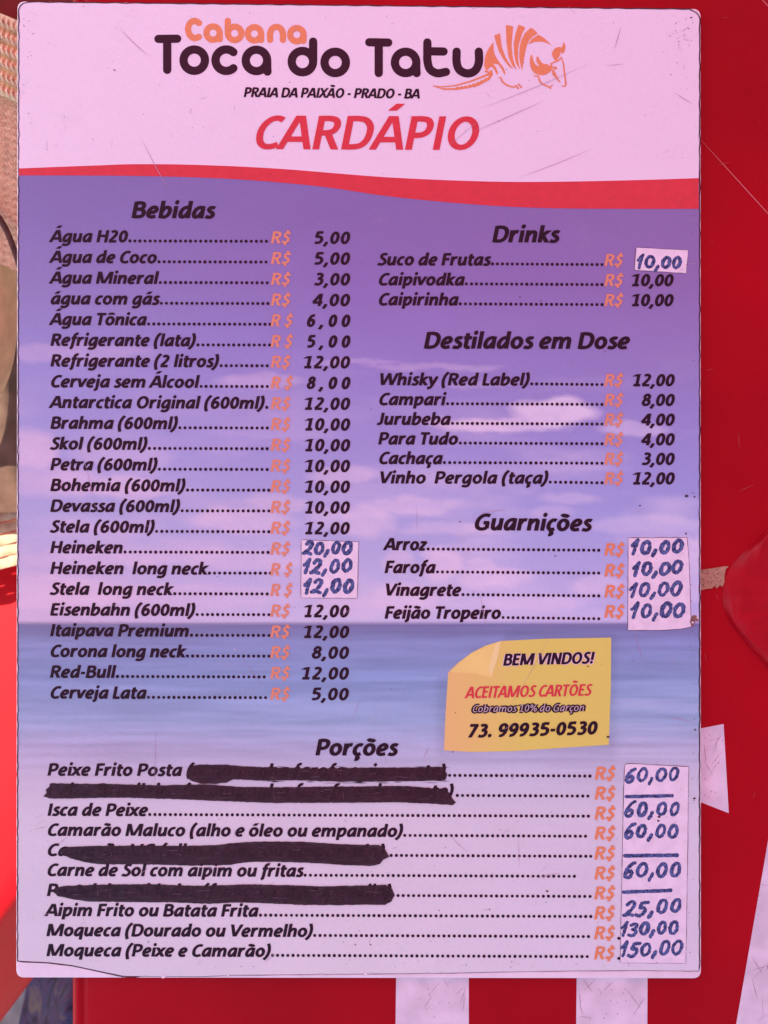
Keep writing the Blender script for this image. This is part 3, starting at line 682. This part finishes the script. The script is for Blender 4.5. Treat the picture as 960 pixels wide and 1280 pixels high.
# the printed yellow note
ny = mat('note_yellow', (.72, .72, .13), .38, .4); nn, ll = nodes(ny)
tc = nn.new('ShaderNodeTexCoord'); sp = nn.new('ShaderNodeSeparateXYZ'); ll.new(tc.outputs['Object'], sp.inputs[0])
mr = nn.new('ShaderNodeMapRange'); mr.inputs[1].default_value = (556-480)*U; mr.inputs[2].default_value = (660-480)*U; ll.new(sp.outputs[0], mr.inputs[0])
cr = nn.new('ShaderNodeValToRGB'); cr.color_ramp.elements[0].color = (.78, .60, .19, 1); cr.color_ramp.elements[1].color = (.70, .72, .13, 1)
ll.new(mr.outputs[0], cr.inputs[0]); ll.new(cr.outputs[0], nn['Principled BSDF'].inputs['Base Color'])
g = Geo(); g.poly(NOTE, Z1); note = onsheet(g, 'yellow_note', ny, 'yellow printed note with a curled corner')
g = Geo(); g.poly([(626,801.5),(622,822),(614,847.5),(596,842),(577,841),(561.5,840),(573,829),(590,816),(607.5,807.3)], Z1+.00003)
onsheet(g, 'curled_corner', mat('note_curl', (.80, .74, .20), .38, .4, .06, 60))
g = Geo(); g.poly([(626,801.5),(622,822),(614,847.5),(611,835),(616,815),(621,803)], Z1+.00004); onsheet(g, 'curl_highlight', mat('note_curl_light', (.82, .80, .30), .38, .4))
tx('BEM VINDOS!', 628.8, 832, 742, 829.3, 14, 'note_halo', 'white_print', Z2, .20)
tx('BEM VINDOS!', 628.8, 832, 742, 829.3, 14.5, 'note_text', 'ink', Z3, .125)
tx('ACEITAMOS CARTÕES', 582, 873, 738, 869.6, 14.6, 'note_text', 'redprint', Z3, .095)
tx('Cobramos 10% do Garçon', 590, 890.6, 730, 889, 9.6, 'note_halo', 'ink', Z2, .29)
tx('Cobramos 10% do Garçon', 590, 890.6, 730, 889, 9.6, 'note_text', 'grey_print', Z3, .062)
tx('73. 99935-0530', 583.5, 922, 745.5, 917.8, 16.5, 'note_text', 'ink', Z3, .135)

# ---------------------------------------------------------------- felt pen crossings out
mk = mat('black_marker', (.022, .010, .016), .36, .35, .35, 260); nn, ll = nodes(mk)
tr = nn.new('ShaderNodeBsdfTransparent'); ms = nn.new('ShaderNodeMixShader'); out = nn['Material Output']
tc = nn.new('ShaderNodeTexCoord'); mp = nn.new('ShaderNodeMapping'); mp.inputs['Scale'].default_value = (120, 1500, 1); ll.new(tc.outputs['Object'], mp.inputs[0])
nz = nn.new('ShaderNodeTexNoise'); nz.inputs['Scale'].default_value = 1; nz.inputs['Detail'].default_value = 8; ll.new(mp.outputs[0], nz.inputs[0])
mr = nn.new('ShaderNodeMapRange'); mr.inputs[1].default_value = .42; mr.inputs[2].default_value = .78; mr.inputs[3].default_value = .04; mr.inputs[4].default_value = .24; ll.new(nz.outputs[0], mr.inputs[0])
ll.new(mr.outputs[0], ms.inputs[0]); ll.new(nn['Principled BSDF'].outputs[0], ms.inputs[1]); ll.new(tr.outputs[0], ms.inputs[2]); ll.new(ms.outputs[0], out.inputs[0])
def roughpoly(pts, amp=.5, step=3.0):
    out = []
    for i in range(len(pts)):
        a = Vector(pts[i]); b = Vector(pts[(i+1) % len(pts)]); n = max(1, int((b-a).length/step))
        for k in range(n): q = a.lerp(b, k/n); out.append((q.x+random.uniform(-amp, amp)*.5, q.y+random.uniform(-amp, amp)))
    return out
strokes = [
 [(236,958),(250,955.8),(281,955.7),(300,957.5),(340,959.5),(400,960.5),(460,959.5),(520,959.3),(545,958.5),(555,960),(559,968),(557,975),(549,976),(500,976.5),(430,977),(370,975.5),(320,975.5),(292,974),(284,978),(268,980.2),(250,979.5),(238,976),(232.5,970)],
 [(63,980),(75,979.3),(130,980),(200,981.5),(260,980.5),(300,983.5),(340,984.2),(400,983.3),(450,983),(500,982.3),(520,983.5),(545,986),(556,985.5),(561,990),(566,999),(570,1003),(566,1006.5),(545,1005),(500,1003),(420,1003.5),(340,1003.8),(280,1001.5),(220,999),(150,997),(100,998),(62,998.3),(54,995.5),(58,991),(57,987),(61,984)],
 [(74,1062),(84,1059),(110,1057.5),(180,1056.8),(230,1057.5),(268,1056.5),(300,1052.8),(330,1051.8),(380,1052.2),(420,1055),(455,1056.2),(474,1056),(481,1061),(487,1071),(479,1075),(475,1080),(464,1082.5),(430,1081.5),(395,1079),(350,1077.3),(310,1077.5),(285,1081.5),(240,1082),(180,1080.5),(125,1080.5),(105,1077.5),(88,1073),(78,1068)],
 [(70,1110),(80,1107.3),(130,1105.7),(185,1105.2),(250,1107.3),(310,1105.3),(360,1106.5),(400,1108),(470,1106.5),(482,1106),(490,1111),(493.5,1119),(489,1127),(481,1131),(455,1131),(420,1131.5),(380,1131.3),(340,1129.5),(300,1128),(260,1129.8),(215,1128),(160,1127.5),(110,1127),(92,1124.5),(72,1120),(66,1115)]]
for s_ in strokes:
    g = Geo(); g.poly(roughpoly(s_, .3), Z4); onsheet(g, 'marker_stroke', mk)
# dry-pen streaks around the strokes' rims
g = Geo()
for k in range(60):
    x, y = random.choice(((random.uniform(290,555), random.uniform(975.5,979)), (random.uniform(66,130), random.uniform(1060,1076)), (random.uniform(66,110), random.uniform(1110,1124)), (random.uniform(300,555), 958.3+random.uniform(0,1))))
    scratch(g, (x, y), (x+random.uniform(6,22), y+random.uniform(-.6,.9)), random.uniform(.15,.45), Z4+.00003)
onsheet(g, 'dry_marker_streaks', M['ink'])['kind'] = 'stuff'
g = Geo()
for k in range(46):
    s_ = random.choice(strokes); xs = [p[0] for p in s_]; ys = [p[1] for p in s_]
    x = random.uniform(min(xs)+14, max(xs)-16); y = random.uniform((min(ys)+max(ys))/2-7, (min(ys)+max(ys))/2+7)
    if random.random() < .35: scratch(g, (x, y), (x+random.uniform(-1,1), y+random.uniform(3,9)), .22, Z4+.00005)
    else: scratch(g, (x, y), (x+random.uniform(4,16), y+random.uniform(-1.5,1.5)), .22, Z4+.00005)
onsheet(g, 'marker_scratches', mat('marker_scuff', (.17, .11, .14), .6, .3))['kind'] = 'stuff'

# ---------------------------------------------------------------- handwritten price labels glued on the board
H = {'0': [ell(.42,.50,.28,.42,60,470,20)], '1': [[(.02,.58),(.18,.78),(.32,1.0)], [(.32,1.0),(.28,.55),(.22,.02)]],
 '2': [[(.12,.78),(.30,.98),(.52,.92),(.55,.70),(.40,.40),(.08,.10)], [(.02,.08),(.30,.12),(.60,.04)]],
 '3': [[(.10,.88),(.35,1.0),(.55,.85),(.42,.62),(.26,.55)], [(.26,.55),(.50,.48),(.54,.22),(.34,.04),(.04,.12)]],
 '5': [[(.66,.96),(.44,.95),(.26,.92),(.20,.58),(.42,.60),(.56,.40),(.44,.12),(.20,.03),(.04,.12)]],
 '6': [[(.56,1.0),(.32,.85),(.12,.50),(.10,.20),(.26,.04),(.46,.12),(.52,.34),(.38,.48),(.14,.34)]],
 ',': [[(.28,.26),(.22,.05),(.14,-.14)]]}
HA = {'0': .86, '1': .56, '2': .74, '3': .72, '5': .74, '6': .72, ',': .44}
def hand(s, x0, y0, x1, y1, h, parent, z=Z3, wt=1.95):
    wt *= 1.18; h *= 1.1
    g = Geo(); w = sum(HA[c] for c in s); x = 0; sc = (x1-x0-3)/w; k = 0
    for ch in s:
        hs = h*random.uniform(.9, 1.06); dy = random.uniform(-.8, .8); fat = random.uniform(.92, 1.15)
        for st in H[ch]:
            q = []
            wx = random.uniform(.82, 1.06) if ch == '0' else 1
            for p in (smoothpts(st, 5) if len(st) < 15 else [Vector(a) for a in st]):
                t = (x+.42+(p.x-.42)*wx)*sc; fx = t/(x1-x0)
                q.append(Vector((x0+1.5+t+.24*p.y*hs*.9-.06*h, y0+(y1-y0)*fx-p.y*hs+dy)))
            q = [a+Vector((random.uniform(-.4,.4), random.uniform(-.35,.35))) for a in q]
            L, R = ribbon(q, wt*fat, wt*.92*fat, False, [random.uniform(.80, 1.18) for _ in q]); g.strip(L, R, z+.000003*(k % 9)); k += 1
            for e in (q[0], q[-1]): g.poly(caps(e, wt*fat*.95, 9), z+.000003*(k % 9)); k += 1
            if ch == '0' and random.random() < .75:   # gone over twice
                q2 = [a*1+Vector((random.uniform(-.3,.3)+.6, random.uniform(-.3,.3))) for a in q[3:15]]
                L, R = ribbon(q2, wt*.9, wt*.8); g.strip(L, R, z+.000003*(k % 9)); k += 1
        x += HA[ch]
    o = g.build('handwriting', M['navy']); o.parent = parent; return o
def bar(x0, y0, x1, y1, parent, w=2.1):
    g = Geo(); q = [Vector((x0+(x1-x0)*k/12, y0+(y1-y0)*k/12+random.uniform(-.2,.2))) for k in range(13)]
    L, R = ribbon(q, w, w, False, [random.uniform(.9,1.1) for _ in q]); g.strip(L, R, Z3)
    g.poly(caps(q[0], w, 9), Z3+.000004); g.poly(caps(q[-1], w*1.2, 9), Z3+.000004)
    o = g.build('handwritten_dash', M['navy']); o.parent = parent
def label_(pts, text_):
    """thin paper slip: top face plus a skirt of visible thickness"""
    q = roughpoly(pts, .22, 7); n = len(q)
    a = sum(q[i][0]*q[(i+1) % n][1]-q[(i+1) % n][0]*q[i][1] for i in range(n))
    if a > 0: q = q[::-1]     # counter-clockwise once y is flipped
    # thin dark line round the rim of the slip
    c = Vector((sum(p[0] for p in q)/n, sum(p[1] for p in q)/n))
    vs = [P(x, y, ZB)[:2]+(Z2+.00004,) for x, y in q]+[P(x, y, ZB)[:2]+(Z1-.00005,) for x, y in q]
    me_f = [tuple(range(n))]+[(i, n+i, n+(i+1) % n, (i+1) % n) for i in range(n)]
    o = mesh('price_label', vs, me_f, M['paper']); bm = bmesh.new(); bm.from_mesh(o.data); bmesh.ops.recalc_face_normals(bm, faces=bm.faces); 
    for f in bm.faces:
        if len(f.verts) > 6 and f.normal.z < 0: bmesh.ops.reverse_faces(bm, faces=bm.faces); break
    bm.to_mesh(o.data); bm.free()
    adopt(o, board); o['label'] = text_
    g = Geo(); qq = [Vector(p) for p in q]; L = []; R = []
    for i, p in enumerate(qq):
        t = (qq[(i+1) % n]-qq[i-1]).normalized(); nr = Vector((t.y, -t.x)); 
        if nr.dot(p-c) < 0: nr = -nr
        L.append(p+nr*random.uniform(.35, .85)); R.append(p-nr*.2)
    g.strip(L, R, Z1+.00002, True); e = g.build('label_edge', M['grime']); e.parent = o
    return o
l1 = label_([(377,675),(448,677.5),(446.3,747.5),(376.5,747)], 'white paper slip with three prices handwritten in blue, left column')
hand('20,00', 378, 693.5, 442, 693, 15.5, l1); hand('12,00', 377, 717, 442.5, 715.5, 15.5, l1); hand('12,00', 378, 742, 444.5, 741.5, 16, l1, wt=2.05)
l2 = label_([(795.5,309.6),(860,313),(857.5,341.6),(793.2,337.3)], 'small tilted paper slip with one price handwritten in blue')
hand('10,00', 794.5, 335, 854, 336.3, 15, l2, wt=1.7)
l3 = label_([(785.5,672.5),(858.5,672),(861,700),(863.6,783.5),(850,786),(825,787.6),(785,787.6)], 'paper slip with four prices handwritten in blue')
hand('10,00', 787, 692.5, 856, 692, 16, l3, wt=2.1); hand('10,00', 789, 720.5, 855, 717, 15.5, l3, wt=2.0); hand('10,00', 785.5, 747.3, 854, 744.5, 16.5, l3, wt=2.0); hand('10,00', 787, 773, 858, 771.5, 18, l3, wt=2.0)
l4 = label_([(781,956.5),(784,954.6),(860.5,958.5),(859,1071),(857,1204),(775.5,1203),(778,1080),(779.5,1000)], 'tall paper slip with a column of prices handwritten in blue')
hand('60,00', 780, 978.5, 851, 977, 16, l4, wt=1.75); bar(782.5, 995.7, 840, 994.7, l4)
hand('60,00', 779, 1022, 852.5, 1019, 17, l4, wt=1.8); hand('60,00', 779, 1048, 850, 1047.5, 16, l4, wt=1.8); bar(781, 1069.7, 846, 1069, l4, 2.4)
hand('60,00', 778, 1098, 853.5, 1096.5, 17, l4, wt=1.85); bar(779.5, 1115.3, 838, 1113, l4, 2.3)
hand('25,00', 778.5, 1146.5, 854.5, 1140, 17, l4, wt=1.9); hand('130,00', 774.5, 1170.5, 850, 1167.5, 15.5, l4, wt=1.8); hand('150,00', 774, 1196, 855, 1193.5, 17, l4, wt=1.8)
g = Geo()
for k in range(60):
    x = random.uniform(787, 861); y = random.choice((random.uniform(674,786), random.uniform(960,1200)))
    if y > 900: x -= 4
    r = random.uniform(.18, .5); g.poly([(x+r*math.cos(a), y+r*math.sin(a)) for a in (0,1.5,3,4.6)], Z3+.00002)
o = g.build('label_specks', M['speck']); o['kind'] = 'stuff'; adopt(o, board)

# ---------------------------------------------------------------- scratches, nicks and dirt on the sheet
gs = Geo(); gp = Geo()
for a, b, w, be in (((150,36),(186,70),.45,.02),((176,172),(216,246),.35,.01),((590,166),(680,126),.40,.0),((600,136),(740,78),.32,.01),((648,222),(740,186),.32,.01),((768,62),(776,34),.45,0),((757,82),(780,80),.3,0),((843,116),(866,130),.4,0),
                    ((852,40),(860,34),.4,0),((600,642),(634,636),.35,0),((521,630),(521,666),.2,0),((195,905),(193,990),.22,0),((560,1040),(585,1065),.3,.05),((648,1050),(649,1085),.25,0),((832,895),(868,902),.35,.02),
                    ((600,740),(610,790),.25,.02),((72,1056),(84,1046),.3,0),((860,330),(872,329),.3,0),((42,1037),(58,1033),.3,0),((670,1098),(700,1091),.3,0),((560,182),(600,150),.25,0),((528,950),(538,930),.3,0),((790,780),(806,830),.28,.02),((440,900),(452,870),.2,0),((120,640),(100,560),.2,.02),((640,880),(690,790),.18,.01),((300,820),(330,860),.2,0),((330,1205),(345,1190),.25,0)):
    scratch(gs, a, b, w, Z3+.00004, be, 8)
for k in range(70):
    x = random.uniform(40, 862); y = random.choice((random.uniform(12,200), random.uniform(200,1205), random.uniform(940,1205)))
    an = random.choice((random.uniform(2.2,2.9), random.uniform(.2,.7), 1.55)); l = random.uniform(3, 16)
    scratch(gs, (x, y), (min(866, x+l*math.cos(an)), y-l*math.sin(an)), random.uniform(.12, .26), Z3+.00004)
onsheet(gs, 'fine_scratches', mat('sheet_scratch', (.46, .34, .42), .6, .3))['kind'] = 'stuff'
fixed = [(143,87.5,1.1),(116,174,.6),(362,103,.7),(238,140,.6),(239,137,.5),(800,632,1.0),(858,620,1.8),(868,621,1.2),(857.5,667,1.4),(684,1114,1.3),(612,1137,.8),(549,1138,.7),(650,371,.9),(676,376,.6),(537,592,.6),(287,742,.9),(760,921,1.3),(575,652,.8),(694,695,.8),(464,511,.6),(439,800,.6),(463,1181,.8),(444,1181,.8),(864,22,1.0),(860,50,.6),(855,85,.6),(300,455,.6),(569,891,.6),(566,940,.8),(735,833,.8),(869,912,1.2),(868,998,1.5),(824,1021,1.6),(823,1026,1.3)]
for x, y, r in fixed+[(random.uniform(28,870), random.choice((random.uniform(8,204), random.uniform(8,1210), random.uniform(1000,1210))), random.uniform(.18,.5)) for _ in range(260)]:
    st = random.uniform(1, 1.8); gp.poly([(x+r*st*math.cos(a)*random.uniform(.7,1.1), y+r*math.sin(a)*random.uniform(.7,1.1)) for a in (0,1,2.1,3.1,4.2,5.2)], Z3+.00007)
for k in range(110):   # dirt gathers near corners and edges
    e = random.random()
    if e < .4: x, y = 866-abs(random.gauss(0,16)), 20+abs(random.gauss(0,40))
    elif e < .55: x, y = 29+abs(random.gauss(0,8)), 12+abs(random.gauss(0,70))
    elif e < .8: x, y = 868-abs(random.gauss(0,5)), random.uniform(200,1205)
    else: x, y = random.uniform(160,868), 1209-abs(random.gauss(0,5))
    if not (27 < x < 871 and 14 < y < 1212): continue
    r = random.uniform(.2,.6); gp.poly([(x+r*1.4*math.cos(a), y+r*math.sin(a)) for a in (0,1,2.1,3.1,4.2,5.2)], Z3+.00007)
onsheet(gp, 'dirt_specks', M['speck'])['kind'] = 'stuff'
# worn-through white nicks on edge and in the text
g = Geo()
for x, y, r in ((287,742.6,.9),(293.5,812,1.0),(204,1221,3.2),(457,1217.5,2.2),(285,1219,1.6),(866,778,1.8),(872,772,1.6),(28,60,1.4),(27,113,1.8),(870,40,1.6),(871,94,1.2)):
    g.poly([(x+r*math.cos(a)*random.uniform(.7,1.1), y+r*.8*math.sin(a)*random.uniform(.7,1.1)) for a in (0,.9,1.8,2.7,3.6,4.5,5.4)], Z4)
onsheet(g, 'worn_spots', M['board'])['kind'] = 'stuff'
g = Geo(); g.poly([(862,778),(864,771),(868,768.5),(872,771),(873,777),(869,776),(868,780),(865,784),(864,780)], Z4-.00002); onsheet(g, 'chipped_patch', mat('chip_brown', (.24, .13, .10), .8, .2, .3, 900))

# ---------------------------------------------------------------- beyond the table: chair, straw bag, cloth
ZS = -.30
chair = thing('plastic_chair', (-.52, .02, -.72), 'bright red plastic chair in the sun beyond the left edge of the board', 'chair')
M['chair'] = mat('red_chair_plastic', (.56, .008, .012), .5, .12, .06, 20, .08, 300)
ce = Vector(P(30, 1222, ZS-.085)[:2]); cf = Vector(P(0, 1262, ZS-.085)[:2])
du = (cf-ce).normalized(); dn = Vector((-du.y, du.x))
if dn.x > 0: dn = -dn                # into the seat
W2 = .56
o0 = ce-du*.30                       # right-hand corner of the front edge, hidden by the board
def seatp(u, v, z): q = o0+du*u+dn*v; return (q.x, q.y, z)
# rolled front, flat seat with one shallow groove
vprof = [(-.002,-.10),(.0,-.085),(.012,-.062),(.024,-.038),(.034,-.017),(.038,-.008),(.0405,-.003),(.044,-.0005),(.052,0),(.062,.0005),(.10,.0005),(.2,-.003),(.3,-.004),(.4,-.002),(.50,.002)]
vs = []; fs = []; nu = 24
for v, z in vprof:
    for i in range(nu+1):
        u = W2*i/nu; e = min(u, W2-u); zz = -.03*max(0, 1-e/.03)**2
        vs.append(seatp(u, v, ZS+z+zz))
for j in range(len(vprof)-1):
    for i in range(nu): a = j*(nu+1)+i; fs.append((a, a+1, a+nu+2, a+nu+1))
o = mesh('seat', vs, fs, M['chair'], None, True); adopt(o, chair)
sm = o.modifiers.new('solid', 'SOLIDIFY'); sm.thickness = .004; sm.offset = -1
for u, v in ((.04,.03),(W2-.04,.03),(.05,W2-.03),(W2-.05,W2-.03)):
    a = seatp(u, v, ZS-.01); du3 = (u-W2/2)*.15; q = seatp(u+du3, v+(v-W2/2)*.15, -.72)
    vs, fs = tube([a, q], [.024, .016]); adopt(mesh('leg', vs, fs, M['chair'], None, True), chair)
def backfn(u, v):
    w = .06+u*(W2-.12); x, y, _ = seatp(w, W2-.06+.07*v+.03*math.sin(u*math.pi), 0)
    return (x, y, ZS+.01+.22*v+.05*math.sin(u*math.pi)*v)
o = surf('backrest', backfn, 14, 10, M['chair'], chair); sm = o.modifiers.new('solid', 'SOLIDIFY'); sm.thickness = .005

straw = M['straw'] = mat('straw_braid', (.82, .66, .40), .8, .2, .16, 260, .5, 1200)
bag = thing('straw_bag', P(-70, 380, ZS+.01), 'woven straw beach bag with braided rim and dark cord at the far left', 'bag')
ZR = -.075
def rowy(x, i): return 25+17.0*i+.42*x-.004*x*x*0+ (0.0012*x*x if x < 0 else 0)
# each braided row: half-round band with slanting stitches
for i in range(6):
    vs = []; fs = []; NU = 200; NV = 8
    for a in range(NU+1):
        x = -150+(90+150)*a/NU
        for b in range(NV+1):
            t = b/NV; yy = rowy(x, i)+17.4*(t-.5)
            bulge = math.sin(math.pi*t)**.8
            st = .5+.5*math.sin((x-.55*abs(t-.5)*16)*2*math.pi/6.4)
            z = ZR-.012*i/6-.0030+.0034*bulge+.0020*st*bulge+random.uniform(-.00025,.00025)
            vs.append(P(x, yy, z))
    for a in range(NU):
        for b in range(NV): q = a*(NV+1)+b; fs.append((q, q+1, q+NV+2, q+NV+1))
    o = mesh('braid_row', vs, fs, straw, None, True); adopt(o, bag)
M['weave'] = mat('fine_straw_weave', (.72, .53, .30), .85, .2, .14, 300, .9, 900)
def bodyfn(u, v):
    x = -160+(72+160)*u; y = 112+.42*x+(330-112)*v
    z = ZR-.016-.02*v+.0004*math.sin(x*1.9+math.sin(y*.7))*math.sin(y*1.4+math.sin(x*.5))
    return P(x, y, z)
adopt(surf('body', bodyfn, 150, 150, M['weave']), bag)
def flapfn(u, v):
    e = smoothpts([(8,285),(16,305),(21,345),(22,400),(19,440),(12,470),(2,492),(-12,520)], 6); p = e[min(len(e)-1, int(v*(len(e)-1)))]
    x = p.x-(150)*(1-u); z = ZR-.034-.012*v-.02*u**6+.0008*math.sin(u*25)
    return P(x, p.y, z)
adopt(surf('flap', flapfn, 30, 40, mat('beige_flap', (.66, .48, .27), .7, .3, .10, 120, .4, 900)), bag)
cm = mat('dark_cord', (.09, .045, .035), .8, .2, .3, 600, .5, 1500)
cp = smoothpts([(-60,215),(-25,245),(-6,266),(6,284),(14,302),(22,325),(34,360)], 5)
vs, fs = tube([P(p.x, p.y, ZR-.022) for p in cp], .0016, 8); adopt(mesh('cord', vs, fs, cm, None, True), bag)
def gapfn(u, v):  # dark brown sheet, its colour standing in for the shade inside the bag
    x = -170+(75+170)*u; y = 300+(640-300)*v; return P(x, y, -.17-.03*v+.004*math.sin(u*14)*math.cos(v*5))
adopt(surf('gap_shade', gapfn, 30, 30, mat('gap_shade_brown', (.13, .075, .05), .9, .1, .2, 90)), bag)
def coverfn(u, v):  # dark maroon sheet added above the rim to cover the sunlit sand
    x = -170+(110+170)*u; y = -70+(30+.42*x-(-70))*v if x > -160 else -70+60*v
    return P(x, y, -.088-.004*math.sin(u*9)-.002*v)
adopt(surf('added_cover', coverfn, 20, 10, mat('maroon_cover', (.20, .035, .03), .8, .1, .1, 60)), bag)
# lower side: open weave of flat strips in the sun
fm = mat('pale_straw', (.60, .42, .24), .8, .2, .12, 300, .4, 1200)
for i in range(11):
    vs = []; fs = []; y0 = 552+14.6*i
    for a in range(41):
        x = -140+(100+140)*a/40
        for b in range(5):
            t = b/4; y = y0-.5*x*.5+t*13.6
            over = .5+.5*math.sin((a+(i % 2)*2.5)*2*math.pi/5)
            z = -.235-.004*i/3+.0016*math.sin(math.pi*t)+.0018*over-(.012*max(0, (560-y)/30))
            vs.append(P(x, y, z))
    for a in range(40):
        for b in range(4): q = a*5+b; fs.append((q, q+1, q+6, q+5))
    adopt(mesh('woven_strip', vs, fs, fm, None, True), bag)

# dark floral cloth on the sand, seen in the gap at the lower left
fl = bpy.data.materials.new('floral_fabric'); fl.use_nodes = True; nn, ll = nodes(fl)
tc = nn.new('ShaderNodeTexCoord'); vo = nn.new('ShaderNodeTexNoise'); vo.inputs['Scale'].default_value = 38; vo.inputs['Detail'].default_value = 3; vo.inputs['Distortion'].default_value = 1.6; ll.new(tc.outputs['Object'], vo.inputs[0])
cr = nn.new('ShaderNodeValToRGB'); el = cr.color_ramp.elements; el[0].position = .3; el[0].color = (.02,.012,.02,1); el[1].position = .75; el[1].color = (.16,.11,.075,1)
for p_, c_ in ((.42,(.03,.015,.035,1)),(.50,(.09,.03,.09,1)),(.56,(.025,.03,.09,1)),(.62,(.10,.05,.09,1))):
    e = el.new(p_); e.color = c_
ll.new(vo.outputs[0], cr.inputs[0]); ll.new(cr.outputs[0], nn['Principled BSDF'].inputs['Base Color']); nn['Principled BSDF'].inputs['Roughness'].default_value = .85
def clothfn(u, v):
    x = 27+(190-27)*u+8*math.sin(v*7); y = 1150+(1400-1150)*v
    e = min(u*3, 1)*min(v*3, 1)
    return P(x, y, -.69+.10*e+.012*math.sin(u*11+v*9)*e+.008*math.sin(v*23-u*6)*e)
tag(surf('floral_cloth', clothfn, 50, 60, fl), 'dark purple floral cloth bundle on the sand in the gap beside the table edge', 'cloth')

# ---------------------------------------------------------------- the red beach parasol that shades the table
pr_ = thing('beach_parasol', (.36, .56, -.72), 'large red beach parasol standing behind the table and shading it', 'parasol'); tcx, tcy = .36, .56
cn = bpy.data.materials.new('parasol_fabric'); cn.use_nodes = True; nn, ll = nodes(cn); nn.remove(nn['Principled BSDF'])
df = nn.new('ShaderNodeBsdfDiffuse'); tl_ = nn.new('ShaderNodeBsdfTranslucent'); mx = nn.new('ShaderNodeMixShader'); mx.inputs[0].default_value = .6
df.inputs[0].default_value = (.62, .07, .12, 1); tl_.inputs[0].default_value = (.58, .155, .25, 1)
ll.new(df.outputs[0], mx.inputs[1]); ll.new(tl_.outputs[0], mx.inputs[2]); ll.new(mx.outputs[0], nn['Material Output'].inputs[0])
RA = 1.24; ZC = 1.05; TOP = 1.42
Rc = RA/math.cos(math.pi/8)
apex = (tcx, tcy, TOP)
for k in range(8):
    a0 = math.pi/8+k*math.pi/4; a1 = a0+math.pi/4
    p0 = Vector((tcx+Rc*math.cos(a0), tcy+Rc*math.sin(a0), ZC)); p1 = Vector((tcx+Rc*math.cos(a1), tcy+Rc*math.sin(a1), ZC)); ap = Vector(apex)
    vs = []; fs = []; n = 8
    for j in range(n+1):
        for i in range(n+1):
            q = ap.lerp(p0.lerp(p1, i/n), j/n); q.z += .10*math.sin(math.pi*j/n)-.05*math.sin(math.pi*i/n)*(j/n); vs.append(q)
    for j in range(n):
        for i in range(n): q = j*(n+1)+i; fs.append((q, q+1, q+n+2, q+n+1))
    adopt(mesh('canopy_panel', vs, fs, cn, None, True), pr_)
    pts = []
    for j in range(n+1):
        q = ap.lerp(p0, j/n); q.z += .10*math.sin(math.pi*j/n)-.012; pts.append(q)
    vs, fs = tube(pts, .005, 6); adopt(mesh('rib', vs, fs, M['board'], None, True), pr_)
vs, fs = tube([(tcx, tcy, -.72), (tcx, tcy, TOP+.06)], .016, 12); adopt(mesh('pole', vs, fs, mat('white_pole', (.7, .7, .7), .4, .5), None, True), pr_)
